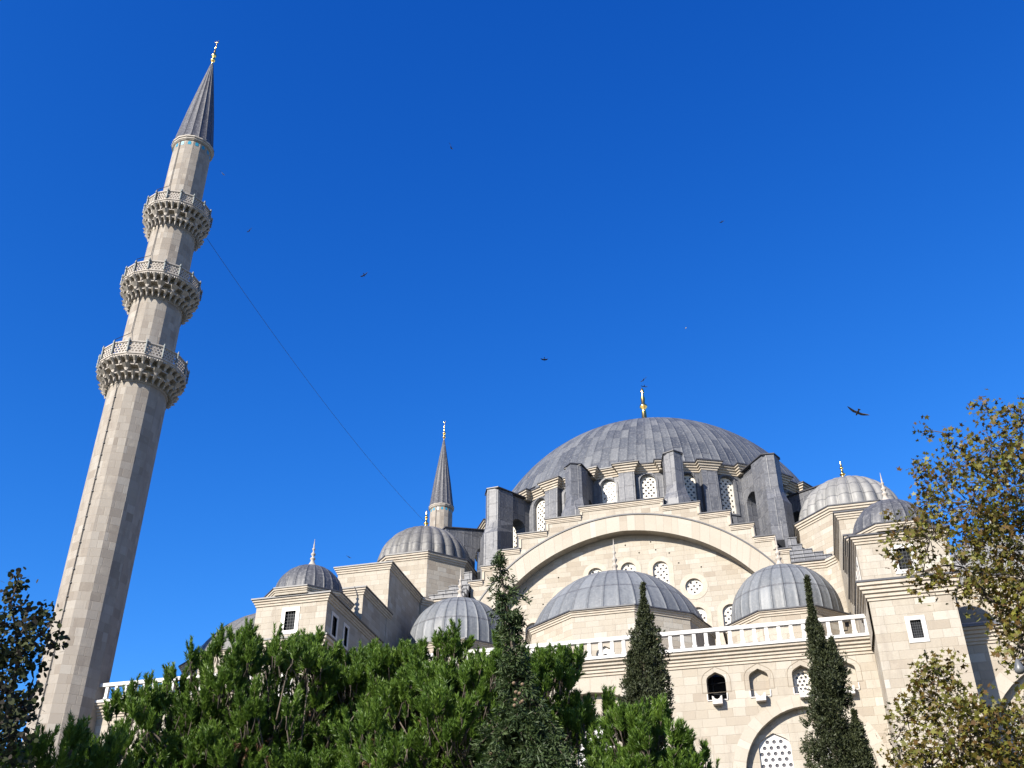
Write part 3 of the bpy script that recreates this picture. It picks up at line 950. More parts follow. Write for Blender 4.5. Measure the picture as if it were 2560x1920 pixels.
SMALLC = lambda z: [(0, z - .36), (.05, z - .34), (.06, z - .25), (.11, z - .22), (.12, z - .13), (.18, z - .10), (.19, z)]
for s in (-1, 1):
    X = lambda x: s * x
    def rect(x0, x1, y0, y1):
        a, b = sorted((X(x0), X(x1)))
        return [(a, y0), (b, y0), (b, y1), (a, y1)]
    bw = node('stepped_buttress', mosque)
    for y0, y1, z, dx in ((-24.45, -18.9, 28.34, 0.05), (-28.15, -24.0, 25.26, 0.08)):
        q = rect(13.02 + dx, 16.45 - dx, y0, y1)
        m = MB(); m.prism(q, 15, z - 0.02); m.build('wall', M_STONE_S, bw)
        m = MB(); m.sweep(q, SMALLC(z), True); m.build('cornice', M_TRIM, bw)
        q2 = rect(13.02 + dx - .24, 16.45 - dx + .24, y0 - .24, y1 + .05)
        m = MB(); m.prism(q2, z + .003, z + .085); m.build('capping', M_LEADEDGE, bw)
    # turret
    tu = node('turret', mosque)
    q = rect(13.02, 16.95, -32.95, -25.4)
    wall = MB(); 
    x0, x1 = sorted((X(13.02), X(16.95)))
    wl_ = [(x0, 20.4), (x1, 20.4), (x1, 22.98), (x0, 22.98)]
    cx = X(14.985)
    fw_ = (cx - .29, cx + .29, 21.28, 22.3)
    fr_hole = lambda a, b, c_, d: [(a, c_), (b, c_), (b, d), (a, d)]
    wall.plate(wl_, [fr_hole(*fw_)], TY(-32.95), 0.3)
    xi = X(13.02)
    Ti = (lambda u, v, w: (xi - w, u, v)) if s < 0 else (lambda u, v, w: (xi + w, -u, v))
    wy = [(-31.85, .55), (-30.3, .42)]
    yy = lambda y: y if s < 0 else -y
    so = [(-32.95, 18.5), (-25.4, 18.5), (-25.4, 22.98), (-32.95, 22.98)] if s < 0 else [(25.4, 18.5), (32.95, 18.5), (32.95, 22.98), (25.4, 22.98)]
    wall.plate(so, [fr_hole(yy(y) - w / 2, yy(y) + w / 2, 21.18, 22.2) for y, w in wy], Ti, 0.3)
    xo = X(16.95)
    wall.face([(xo, -32.95, 20.4), (xo, -25.4, 20.4), (xo, -25.4, 22.98), (xo, -32.95, 22.98)])
    wall.build('wall', M_STONE_S, tu)
    gwindow(tu, TY(-32.95), cx, 21.28, 22.3, .58)
    for y, w in wy: gwindow(tu, Ti, yy(y), 21.18, 22.2, w, 0.17, 3, 6)
    m = MB(); m.sweep(q, SMALLC(23.02), True); m.build('cornice', M_TRIM, tu)
    m = MB(); m.prism(rect(13.02 - .25, 16.95 + .25, -32.95 - .25, -25.4), 23.023, 23.10); m.build('roof', M_LEADEDGE, tu)
    c = (X(14.95), -31.15)
    m = MB(); m.prism(octa(c, 2.3), 23.1, 23.5); m.build('octagon', M_STONE_S, tu)
    m = MB(); m.sweep(octa(c, 2.3), [(0, 23.22), (.04, 23.24), (.05, 23.3), (.1, 23.33), (.11, 23.42)], True); m.build('octagon_cornice', M_TRIM, tu)
    m = MB(); m.prism(octa(c, 2.46), 23.425, 23.49); m.build('octagon_capping', M_LEADEDGE, tu)
    dome('dome', tu, (*c, 0), cap_prof(1.86, 23.62, 23.62, n=14, foot=[(1.9, 23.49)]), 22, M_LEAD_GREY, rib=0.02, ribw=0.08, vstep=1.3)
    finial('finial', tu, (*c, 25.44), 1.7, M_TRIM_MIN, 0.33, 'stone')
    # pier below, with its corbelled cornice
    pr_ = node('buttress_pier', mosque)
    a, b = sorted((X(13.12), X(16.72)))
    m = MB()
    m.plate([(a, 0), (b, 0), (b, 20.1), (a, 20.1)], [fr_hole(X(14.88) - .23, X(14.88) + .23, 18.08, 18.9)], TY(-32.95), 0.3)
    for x in (a, b): m.face([(x, -32.95, 0), (x, -30.3, 0), (x, -30.3, 20.1), (x, -32.95, 20.1)])
    m.build('wall', M_STONE, pr_)
    gwindow(pr_, TY(-32.95), X(14.88), 18.08, 18.9, .46, .19, 5, 7)
    m = MB()
    q = [(a, -29.5), (a, -32.95), (b, -32.95), (b, -29.5)]
    m.sweep(q, [(0, 19.9), (.05, 19.93), (.06, 20.03), (.13, 20.07), (.14, 20.2), (.22, 20.24), (.23, 20.36), (.31, 20.40), (.32, 20.52), (.40, 20.56), (.41, 20.70)], False)
    m.build('corbelled_cornice', M_TRIM, pr_)
    m = MB(); m.prism([(a - .45, -33.4), (b + .45, -33.4), (b + .45, -29.4), (a - .45, -29.4)], 20.703, 20.79); m.build('cornice_capping', M_LEADEDGE, pr_)
    m = MB(); m.box(X(15.0) - .02, X(15.0) + .02, -32.98, -32.94, 17.0, 17.55); m.build('drain_slot', M_DARK, pr_)

# side domes over the aisle
def side_dome(cx, cy, n, ro, rs, zc, zb, mat, nr, vstep, fin=True, a0=None, zroof=19.3, big=False):
    d = node('side_dome', mosque)
    c = (cx, cy)
    a0 = PI / n if a0 is None else a0
    pg = ngon(c, ro, n, a0)
    wall = MB()
    for k in range(n):
        p, q = pg[k], pg[(k + 1) % n]
        L = math.hypot(q[0] - p[0], q[1] - p[1])
        ex = ((q[0] - p[0]) / L, (q[1] - p[1]) / L)
        inn = (-ex[1], ex[0])
        T = lambda u, v, w, p=p, ex=ex, inn=inn: (p[0] + ex[0] * u + inn[0] * w, p[1] + ex[1] * u + inn[1] * w, v)
        mid = ((p[0] + q[0]) / 2 - cx, (p[1] + q[1]) / 2 - cy)
        ol = [(0, zroof), (L, zroof), (L, zb - .02), (0, zb - .02)]
        if big and mid[1] < -0.5 * ro:
            w = pointed_pts(L / 2, 19.5, 20.9, 21.35, 0.95)
            wall.plate(ol, [w], T, 0.25)
            screen('window', d, w, lambda u, v, ww, T=T: T(u, v, ww + .13), 0.34, 0.11)
        else:
            wall.plate(ol, [], T)
    wall.build('wall', M_STONE_S, d)
    m = MB(); m.sweep(pg, [(0, zb - .30), (.05, zb - .28), (.06, zb - .2), (.11, zb - .17), (.12, zb - .09), (.18, zb - .06), (.19, zb)], True); m.build('cornice', M_TRIM, d)
    m = MB(); m.prism(ngon(c, ro + .26, n, a0), zb + .003, zb + .07); m.build('cornice_capping', M_LEADEDGE, d)
    z0 = max(zb + .07, zc)
    foot = [(rs + .03, zb + .07)] if zc > zb + .1 else None
    dome('dome', d, (*c, 0), cap_prof(rs, zc, z0, n=16, foot=foot), nr, mat, rib=0.022, ribw=0.06, vstep=vstep)
    if fin:
        finial('finial', d, (*c, zc + rs - .08), fin, M_TRIM_MIN, 0.42, 'stone')
    return d
side_dome(0.05, -21.25, 10, 5.45, 5.40, 21.95, 23.36, M_LEAD_BLUE, 36, 1.75, 2.6, big=True)
for s in (-1, 1):
    side_dome(s * 9.6, -21.25, 8, 3.62, 3.08, 23.8, 23.08, M_LEAD_BLUE, 28, 1.55, 2.2)
    side_dome(s * 21.4, -21.25, 10, 5.55, 5.45, 21.55, 23.05, M_LEAD_PALE if s > 0 else M_LEAD_WARM, 30, 1.75, 2.4)

# aisle roof, main body and half domes behind
m = MB(); m.box(-26.9, 26.9, -29.0, 30, 17.0, 19.28); m.build('aisle_roof', M_LEAD, mosque)
m = MB(); m.box(-12.9, 12.9, -15.6, 15.6, 19.0, 28.2); m.build('core', M_STONE_S, mosque)
for s in (-1, 1):
    dome('half_dome', mosque, (s * 13.2, 0, 0), cap_prof(11.5, 21.0, 22.0, n=14), 40, M_LEAD_GREY, vstep=1.6)

# facade: a wall with niches, arches and a moulded cornice
YF = -30.5
fac = node('facade_wall', mosque)
holes, deps, backs = [], [], []
ARCH = [(0.0, 4.3, 13.25), (9.6, 2.83, 13.32), (-9.6, 2.83, 13.32), (21.4, 4.3, 13.25), (-21.4, 4.3, 13.25)]
def arch_hole(cx, r, zc, n=20):
    pts = [(cx - r, 0.3), (cx + r, 0.3)]
    for k in range(n + 1):
        a = PI * k / n
        pts.append((cx + r * math.cos(a), zc + r * math.sin(a) + 0.10 * max(0, 1 - abs(a - PI / 2) / .6)))
    return pts
NICHE = [5.88, 7.84, 9.79, 11.75]
for x in NICHE + [-x for x in NICHE]:
    holes.append(pointed_pts(x, 16.82, 17.72, 18.14, 0.88)); deps.append(0.3)
for cx, r, zc in ARCH:
    holes.append(arch_hole(cx, r, zc)); deps.append(0.36)
m = MB()
m.plate([(-27, 0), (27, 0), (27, 18.6), (-27, 18.6)], holes, TY(YF), depths=deps)
for x in (-27, 27): m.face([(x, YF, 0), (x, -20, 0), (x, -20, 18.6), (x, YF, 18.6)])
m.build('wall', M_STONE, fac)
# back of the niches
for x in NICHE + [-x for x in NICHE]:
    nb = MB([M_STONE, M_DARK, M_TRIM])
    q = [(x - .5, 16.7), (x + .5, 16.7), (x + .5, 18.3), (x - .5, 18.3)]
    if abs(x) < 6:
        nb.cur = 1
        nb.face([(u, YF + 1.2, v) for u, v in q])
        for zz, sl in ((17.72, .05), (17.3, -.12)):
            nb.tube([(x - .45, YF + .5, zz), (x + .45, YF + .5, zz + sl)], .03, 5)
        nb.tube([(x - .2, YF + .55, 16.7), (x - .2, YF + .55, 18.2)], .03, 5)
        nb.cur = 0
        nb.box(x - .6, x - .45, YF + .31, YF + 1.2, 16.7, 18.3)
        nb.box(x + .45, x + .6, YF + .31, YF + 1.2, 16.7, 18.3)
    elif 9 < abs(x) < 10:
        w = pointed_pts(x - .03, 16.86, 17.6, 17.98, 0.72)
        nb.plate(q, [w], TY(YF + .3), 0.14)
        screen('niche_window', fac, w, TY(YF + .38), 0.2, 0.066)
    else:
        nb.face([(u, YF + .3, v) for u, v in q])
    nb.build('niche_back', None, fac)
    # scalloped spout sill
    sm = MB()
    spt = [(-.23, 16.92), (-.16, 16.90), (-.11, 16.80), (0, 16.755), (.11, 16.80), (.16, 16.90), (.23, 16.92), (.22, 16.55), (-.22, 16.55)]
    sm.extrude([(x + u, YF - 0.36, v) for u, v in spt], (0, 0.35, 0))
    for sx in (-1, 1):
        sm.box(x + sx * .455 - .025, x + sx * .455 + .025, YF - .05, YF + .1, 16.84, 17.12); sm.box(x + sx * .34 - .13, x + sx * .34 + .13, YF - .04, YF + .1, 16.79, 16.835)
    sm.build('spout_sill', M_SPOUT, fac)
    m = MB(); m.plate(ring_outline(pointed_pts(x, 17.4, 17.72, 18.14, 0.88), 0.235), [ring_outline(pointed_pts(x, 17.38, 17.72, 18.14, 0.88), 0.205)], TY(YF - .012), .012, .012)
    m.build('hood_line', M_HOOD, fac)
# arch rings, backs and windows
def ring_arch(cx, r, ro, zc, y, name, par):
    m = MB()
    n = 26
    for k in range(n):
        a0, a1 = PI * k / n, PI * (k + 1) / n
        lf = lambda a: 0.10 * max(0, 1 - abs(a - PI / 2) / .6)
        p = [(cx + r * math.cos(a0), zc + r * math.sin(a0) + lf(a0)), (cx + ro * math.cos(a0), zc + ro * math.sin(a0) + lf(a0)), (cx + ro * math.cos(a1), zc + ro * math.sin(a1) + lf(a1)), (cx + r * math.cos(a1), zc + r * math.sin(a1) + lf(a1))]
        u0, u1 = k * .7, (k + 1) * .7
        m.face([(x, y - .02, z) for x, z in p], [(u0, 0), (u0, 1), (u1, 1), (u1, 0)])
        m.face([(p[1][0], y - .02, p[1][1]), (p[1][0], y + .01, p[1][1]), (p[2][0], y + .01, p[2][1]), (p[2][0], y - .02, p[2][1])], [(u0, 0), (u0, 1), (u1, 1), (u1, 0)])
        m.face([(p[0][0], y - .02, p[0][1]), (p[0][0], y + .01, p[0][1]), (p[3][0], y + .01, p[3][1]), (p[3][0], y - .02, p[3][1])], [(u0, 0), (u0, 1), (u1, 1), (u1, 0)])
    m.build(name, M_VOUS, par)
for cx, r, zc in ARCH:
    ring_arch(cx, r, r + (.56 if r < 3 else .68), zc, YF, 'arch', fac)
    y = YF + .36
    ws = []
    if r < 3:
        for dx in (-1.45, 1.45): ws.append(pointed_pts(cx + dx, 11.6, 14.62, 15.25, 1.42))
    else:
        for dx in (-2.75, 0, 2.75): ws.append(pointed_pts(cx + dx, 11.2, 14.6 if dx else 15.6, 15.3 if dx else 16.35, 1.75))
    m = MB()
    m.plate([(cx - r - .1, .2), (cx + r + .1, .2), (cx + r + .1, zc + r + .3), (cx - r - .1, zc + r + .3)], ws, TY(y), 0.22)
    m.build('arch_back', M_STONE, fac)
    for w in ws: screen('window', fac, w, TY(y + .1), 0.30, 0.087, plaster=M_MARBLE)
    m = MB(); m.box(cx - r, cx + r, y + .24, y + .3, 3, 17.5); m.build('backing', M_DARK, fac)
CPROF = [(0, 18.38), (.05, 18.40), (.06, 18.50), (.12, 18.53), (.13, 18.64), (.20, 18.68), (.21, 18.78), (.30, 18.82), (.32, 18.93), (.42, 18.97), (.44, 19.08)]
cor = MB(); cap_ = MB()
for x0, x1 in ((-27, -16.72), (-13.12, 13.12), (16.72, 27)):
    cor.sweep([(x0, YF), (x1, YF)], CPROF, False)
    if x0 < 16: cap_.box(x0, x1, YF - .5, YF + .6, 19.083, 19.22)
cor.build('cornice', M_TRIM, fac)
cap_.build('cornice_ledge', M_MARBLE, fac)
m = MB()
m.box(16.72, 27, YF - .52, YF + .2, 19.083, 19.2)
m.face([(16.72, YF - .46, 19.224), (27, YF - .46, 19.224), (27, YF + 1.6, 20.0), (16.72, YF + 1.6, 20.0)])
m.build('lean_to_roof', M_LEAD, fac)
# balustrade
bal = node('balustrade', mosque)
rail = MB(); foot = MB()
post_src = None
YB = YF - .22
for x0, x1 in ((-27, -16.75), (-13.1, 13.1)):
    rail.box(x0, x1, YB - .13, YB + .13, 19.98, 20.17)
    foot.box(x0, x1, YB - .11, YB + .11, 19.225, 19.30)
    n = int(round((x1 - x0) / .567))
    for k in range(n + 1):
        x = x0 + .1 + (x1 - x0 - .2) * k / n
        if post_src is None:
            m = MB()
            m.prism([(-.085, -.085), (.085, -.085), (.085, .085), (-.085, .085)], 19.40, 19.98, False, False)
            m.prism([(-.11, -.10), (.11, -.10), (.11, .10), (-.11, .10)], 19.30, 19.40)
            post_src = m.build('baluster', M_MARBLE, bal); b = post_src
        else:
            b = post_src.copy(); COL.objects.link(b); b.parent = bal
        b.location = (x, YB, 0)
rail.build('rail', M_MARBLE, bal)
foot.build('foot_rail', M_LEAD, bal)

# ------------------------------------------------------------------ minarets
def n16(c, r): return ngon((0, 0), r, 16, PI / 16)
MX, MY = -28.58, 30.72
mat_c = (0, 0)
minaret = thing('minaret', 'tall pale stone minaret with three carved balconies, standing on the left', 'minaret')
m = MB()
A0 = PI / 16
def seg(r0, r1, z0, z1):
    m.prism(n16(mat_c, r0), z0, z1, False, False, n16(mat_c, r1))
seg(2.6, 2.6, 0, 11); seg(2.6, 1.84, 11, 13.5); seg(1.84, 1.83, 13.5, 38.9); seg(1.83, 1.83, 38.9, 41.2)
seg(1.70, 1.66, 41.2, 47.3); seg(1.57, 1.52, 47.3, 53.9); seg(1.40, 1.36, 53.9, 60.55); seg(1.36, 1.44, 60.55, 60.62); seg(1.44, 1.44, 60.62, 61.0)
m.prism(n16(mat_c, 1.44), 60.9, 61.0, True, False)
m.build('shaft', M_MIN, minaret)
def lattice(mb, p, q, z0, z1, inn):
    L = math.hypot(q[0] - p[0], q[1] - p[1]); ex = ((q[0] - p[0]) / L, (q[1] - p[1]) / L)
    T = lambda u, v, w: (p[0] + ex[0] * u - ex[1] * w * -1 * -1, p[1] + ex[1] * u + ex[0] * w, v)
    nx = 5
    hs_ = []
    for j in range(4):
        for i in range(nx - (j % 2)):
            x = L * (i + .5 + .5 * (j % 2)) / nx
            z = z0 + (z1 - z0) * (j + .7) / 4.4
            hs_.append(circle_pts(x, z, L / nx * .36, 6))
    mb.plate([(0, z0), (L, z0), (L, z1), (0, z1)], hs_, T, 0.07)
    mb.plate([(0, z0), (L, z0), (L, z1), (0, z1)], [list(h) for h in hs_], lambda u, v, w: T(u, v, w + .07), 0.0)
def balcony(zs, zb, rs, rb, zt):
    """zb corbel foot, zs floor, zt parapet top; rs shaft, rb balcony radius"""
    b = node('balcony', minaret)
    mu = MB()
    tiers = 3
    pr = lambda r, aa: (r * math.sin(aa), -r * math.cos(aa))
    H = zs - zb
    for t in range(tiers):
        f0, f1 = t / tiers, (t + 1) / tiers
        ro = rs + .22 + (rb - rs - .22) * f1 ** .55
        rl = rs + .03 + (rb - rs - .42) * f0 ** .7
        z0, z1 = zb + H * f0, zb + H * f1
        mu.prism(n16((0, 0), rl), z0, z1, True, True, n16((0, 0), rl + .03))
        mu.prism(n16((0, 0), ro - .10), z1 - .07, z1 + .0, True, True)
        N = (32, 16, 32)[t]
        half = .5 if t % 2 else 0
        for k in range(N):
            a = (k + half) * 2 * PI / N
            da = PI / N * .56
            rnd = .04 * math.sin(k * 7.3 + t)
            top_ = [pr(rl - .05, a - da), pr(ro, a - da), pr(ro + .07, a), pr(ro, a + da), pr(rl - .05, a + da)]
            zm = z0 + (z1 - z0) * (.42 + rnd)
            low = [pr(rl - .05, a - da * .6), pr(rl + (ro - rl) * .55, a - da * .6), pr(rl + (ro - rl) * .62, a), pr(rl + (ro - rl) * .55, a + da * .6), pr(rl - .05, a + da * .6)]
            mu.prism(low, zm, z1 - .06, False, False, top_)
            tip = (*pr(rl + (ro - rl) * .5, a), z0 - .16 * (z1 - z0))
            lowz = [(x, y, zm) for x, y in low]
            for i in range(5): mu.face([lowz[(i + 1) % 5], lowz[i], tip])
    mu.build('corbels', M_TRIM_MIN, b)
    fl = MB()
    fl.sweep(n16((0, 0), rb - .05), [(-.9, zs), (0, zs), (.03, zs + .02), (.03, zs + .10), (.08, zs + .13), (.08, zs + .22), (-.9, zs + .22)], True)
    for k in range(16):
        p, q = n16((0, 0), rb - .02)[k], n16((0, 0), rb - .02)[(k + 1) % 16]
        for i in range(7):
            t = (i + .5) / 7
            x, y = p[0] + (q[0] - p[0]) * t, p[1] + (q[1] - p[1]) * t
            fl.box(x - .03, x + .03, y - .03, y + .03, zs - .09, zs + .02)
    fl.build('floor', M_TRIM_MIN, b)
    pa = MB()
    pg = n16((0, 0), rb - .03)
    for k in range(16):
        lattice(pa, pg[k], pg[(k + 1) % 16], zs + .22, zt - .1, None)
    pa.sweep(pg, [(-.12, zt - .1), (.05, zt - .1), (.05, zt), (-.12, zt), (-.12, zt - .1)], True)
    pa.build('parapet', M_TRIM_MIN, b)
    src = None
    for x, y in n16((0, 0), rb + .04):
        if src is None:
            po = MB()
            po.lathe([(.05, zs + .22), (.075, zs + .3), (.045, zs + .38), (.075, zs + .55), (.045, zs + .63), (.075, zs + .8), (.045, zs + .9), (.06, zt - .1), (.085, zt), (.04, zt + .06), (.06, zt + .1), (.01, zt + .17)], 6)
            src = po.build('colonnette', M_LEADGREEN, b); q = src
        else:
            q = src.copy(); COL.objects.link(q); q.parent = b
        q.location = (x, y, 0)
balcony(40.3, 38.9, 1.83, 2.76, 41.42)
balcony(47.1, 45.62, 1.66, 2.58, 48.1)
balcony(53.68, 52.05, 1.52, 2.30, 54.68)
tp = None
for k in range(16):
    a = 2 * PI * k / 16
    rr = 1.43 * math.cos(PI / 16)
    if tp is None:
        t_ = MB(); w = arch_pts(0, 60.18, 60.52, .24, 0, 6)
        t_.extrude([(u, -1.364 * math.cos(PI / 16) - .012, v) for u, v in w], (0, .05, 0))
        tp = t_.build('tile_panel', M_TILE, minaret); q = tp
    else:
        q = tp.copy(); COL.objects.link(q); q.parent = minaret
    q.rotation_euler = (0, 0, a)
mm = MB(); mm.sweep(n16((0, 0), 1.44), [(0, 60.66), (.05, 60.70), (.06, 60.80), (.12, 60.84), (.12, 60.96)], True); mm.build('eaves_moulding', M_TRIM_MIN, minaret)
cone = dome('spire', minaret, (0, 0, 0), [(1.54, 60.97), (1.55, 61.03), (1.44, 61.2), (1.0, 64.6), (.5, 67.9), (.10, 70.55)], 16, M_LEAD_CONE, rib=0.025, ribw=0.07, vstep=3.0, sub=1)
mm = MB(); mm.prism(n16((0, 0), 1.53), 60.955, 60.97); mm.build('soffit', M_LEADEDGE, minaret)
f = MB()
f.lathe([(0.074, 70.5), (0.074, 70.75), (0.118, 70.8), (0.200, 70.95), (0.200, 71.05), (0.104, 71.2), (0.096, 71.28), (0.148, 71.36), (0.207, 71.5), (0.200, 71.62), (0.089, 71.78), (0.067, 72.0), (0.089, 72.1), (0.044, 72.2), (0.030, 72.5), (0.074, 72.58), (0.015, 72.75)], 12)
f.tube([(.02, 0, 72.7), (.0, 0, 73.1)], .03, 5)
cr = [(.15 * math.cos(t), 0, 73.25 + .15 * math.sin(t)) for t in [R(-250 + 320 * k / 12) for k in range(13)]]
f.tube(cr, [.01 + .035 * math.sin(PI * k / 12) for k in range(13)], 5)
f.build('finial', M_GOLD, minaret)
# lightning conductor clipped down the sunny side
lc = MB()
ca = R(-8)
ce = lambda r, z: (r * math.sin(ca), -r * math.cos(ca), z)
lc.tube([ce(1.87, 11), ce(1.86, 38.5), ce(2.9, 40.5), ce(2.9, 41.5), ce(1.75, 42.8), ce(1.70, 45.4), ce(2.74, 47.2), ce(2.74, 48.2), ce(1.62, 49.4), ce(1.57, 51.9), ce(2.46, 53.8), ce(2.46, 54.75), ce(1.45, 56.0), ce(1.40, 60.6)], .022, 5)
for k in range(30): 
    z = 14 + k * .82
    lc.box(ce(1.86, 0)[0] - .05, ce(1.86, 0)[0] + .05, ce(1.86, 0)[1] - .03, ce(1.86, 0)[1] + .03, z, z + .07)
lc.build('lightning_conductor', M_WIRE, minaret)
minaret.location = (MX, -MY, 0)
far_m = copy_tree(minaret)
far_m.location = (-28.54, MY, 0)
far_m['label'] = 'distant minaret with only its spire and upper shaft showing behind the fluted dome'
# cable slung between the two minarets
w = MB()
A_, B_ = Vector((MX + 2.05, -MY + 1.0, 52.6)), Vector((-28.5, MY - 1.4, 56.9))
pts = []
for k in range(41):
    t = k / 40
    p = A_.lerp(B_, t); p.z -= 4 * WSAG * t * (1 - t)
    pts.append(p)
w.tube(pts, .015, 5)
tag(w.build('cable', M_CABLE), 'thin dark cable slung from the tall minaret to the distant one', 'cable')

# ------------------------------------------------------------------ vegetation
rng = np.random.default_rng(11)
def unit(v):
    return v / np.maximum(1e-9, np.linalg.norm(v, axis=-1, keepdims=True))
def sphere_pts(n, zmin=-1.0):
    z = rng.uniform(zmin, 1, n); a = rng.uniform(0, 2 * PI, n); r = np.sqrt(1 - z * z)
    return np.stack([r * np.cos(a), r * np.sin(a), z], 1)

def shoots_mesh(name, P, D, L, mat, parent, needles=78, nl=0.125, nw=0.010, spread=0.78):
    """bottle-brush shoots: thin needles set round upright twigs"""
    n = len(P); k = needles
    t = rng.uniform(0.05, 1.0, (n, k)) ** 0.8
    base = P[:, None, :] + D[:, None, :] * (t * L[:, None])[..., None]
    rad = unit(rng.normal(size=(n, k, 3)))
    rad = unit(rad - D[:, None, :] * np.sum(rad * D[:, None, :], -1, keepdims=True))
    d = unit(D[:, None, :] * 0.85 + rad * spread * (1.15 - 0.5 * t[..., None]))
    ln = nl * rng.uniform(0.7, 1.2, (n, k)) * (1.0 - 0.25 * t)
    tip = base + d * ln[..., None]
    side = unit(np.cross(d, rng.normal(size=(n, k, 3)))) * nw
    V = np.stack([base - side, base + side, tip], 2).reshape(-1, 3)
    F = np.arange(n * k * 3).reshape(-1, 3)
    sh = rng.uniform(0, 1, n)
    rnd = np.clip(np.repeat(sh, k) * 0.6 + rng.uniform(0, 0.4, n * k), 0, 1)
    return fastmesh(name, V, F, mat, parent, rnd)

def limb_path(a, b, n=6, wob=0.12, lift=0.0):
    a, b = np.array(a, float), np.array(b, float)
    L = np.linalg.norm(b - a)
    pts = []
    o = rng.normal(size=3) * wob * L
    for i in range(n + 1):
        t = i / n
        p = a + (b - a) * t + o * math.sin(PI * t) * 0.6 + np.array([0, 0, lift * L * math.sin(PI * t)])
        pts.append(tuple(p))
    return pts

def pine(label, ells, base, density=1.0, mat=M_PINE, nw=0.012, seedL=0.50, cones=0, dead=8):
    root = thing('pine_tree', label, 'pine tree', 'pine trees below the mosque')
    SP, SD, SL = [], [], []
    bark = MB()
    bx, by = base
    zlow = min(e[2] - e[4] for e in ells)
    trunk_top = (ells[0][0], ells[0][1], ells[0][2] + ells[0][4] * .5)
    bark.tube([(bx, by, 0), (bx + .1, by, zlow * .5), (bx * .5 + trunk_top[0] * .5, by * .5 + trunk_top[1] * .5, zlow), trunk_top], [.24, .2, .15, .04], 8)
    stem = np.array([bx * .5 + trunk_top[0] * .5, by * .5 + trunk_top[1] * .5, max(1.5, zlow)])
    centres = []
    for (cx, cy, cz, rx, rz) in ells:
        c = np.array([cx, cy, cz])
        ry = rx * 0.85
        area = rx * rz
        ns = max(5, int(13 * area ** 0.9))
        dirs = sphere_pts(ns, -0.75)
        lob = c + dirs * np.array([rx, ry, rz]) * rng.uniform(.72, .92, (ns, 1))
        for p, d in zip(lob, dirs):
            r = rng.uniform(.34, .62) * min(1.0, rx)
            ncl = max(2, int(6.4 * density * (r / .5) ** 1.6))
            q = unit(sphere_pts(ncl, -.5) + d * .55 + np.array([0, 0, .2]))
            cb = p + q * r * rng.uniform(.5, .95, (ncl, 1))
            k = 7
            qd = np.repeat(q, k, 0)
            fan = unit(qd * .50 + np.array([0, 0, 1.0]) + rng.normal(size=(ncl * k, 3)) * .30)
            SP.append(np.repeat(cb, k, 0) + fan * .05); SD.append(unit(fan + np.array([0, 0, .35])))
            SL.append(rng.uniform(.5, 1.1, ncl * k) * seedL * np.repeat(rng.uniform(.7, 1.1, ncl), k))
            centres.append((p, r))
            j = stem + (p - stem) * rng.uniform(.25, .45)
            bark.tube(limb_path(stem if rng.uniform() < .5 else j, p, 5, .10), [.055, .045, .035, .028, .02, .012], 5)
        nin = int(135 * area * density)         # sparse inner shoots, half of them bare
        q = sphere_pts(nin) * rng.uniform(.2, .75, (nin, 1))
        SP.append(c + q * np.array([rx, ry, rz])); SD.append(unit(q + np.array([0, 0, .7]) + rng.normal(size=(nin, 3)) * .3)); SL.append(rng.uniform(.5, 1, nin) * seedL)
    P, D, L = np.concatenate(SP), np.concatenate(SD), np.concatenate(SL)
    shoots_mesh('needles', P, D, L, mat, root, nw=nw)
    for p, d, l in list(zip(P, D, L))[::3]:
        bark.tube([tuple(p - d * .25), tuple(p + d * l * .8)], [.012, .006], 3)
    bark.build('trunk', M_BARK, root)
    if dead:
        idx = rng.choice(len(centres), dead)
        DP, DD = [], []
        for i in idx:
            p, r = centres[i]
            DP.append(p + rng.normal(size=(10, 3)) * r * .3 + np.array([0, 0, -r * .6])); DD.append(unit(rng.normal(size=(10, 3))))
        DP, DD = np.concatenate(DP), np.concatenate(DD)
        shoots_mesh('dry_needles', DP, DD, np.full(len(DP), .25), M_DEAD, root, needles=26)
    return root

PA = [(-2.28, -58.98, 7.63, 2.73, 2.63), (-4.0, -60.72, 6.85, 1.05, 1.62), (0.09, -57.92, 7.93, 2.08, 2.03), (-3.27, -59.99, 8.13, 1.19, 1.3), (-1.36, -58.09, 8.71, 1.46, 1.57)]
PB = [(2.77, -58.7, 8.14, 2.07, 1.45), (4.14, -58.56, 7.88, 1.07, 1.43), (1.95, -59.58, 7.21, 1.9, 1.5), (3.34, -58.14, 9.06, 0.95, 0.74), (1.55, -58.6, 8.75, 1.3, 1.0), (0.8, -58.35, 8.8, 0.92, 0.97)]
PC = [(6.25, -60.01, 6.2, 0.95, 1.15), (6.95, -60.13, 5.85, 0.62, 0.95), (5.7, -59.68, 6.4, 0.6, 0.8), (6.5, -59.9, 5.6, 1.2, 1.0)]
PD = [(-2.78, -64.93, 6.08, 0.48, 0.4), (-2.6, -64.43, 6.03, 0.45, 0.45), (-2.91, -65.4, 5.83, 0.43, 0.39)]
pine('broad bushy green pine beside the tall minaret, the widest of the pines', PA, (-1.6, -58.6), dead=16)
pine('green pine behind the dark pointed cedar, between the broad pine and the small one', PB, (2.8, -58.4), dead=5)
pine('small bright green pine at the foot of the narrow cypress with the forked side', PC, (6.4, -59.9), density=1.7, dead=2)
pine('dark shaded pine tips at the foot of the tall minaret', PD, (-2.8, -65.0), dead=0)

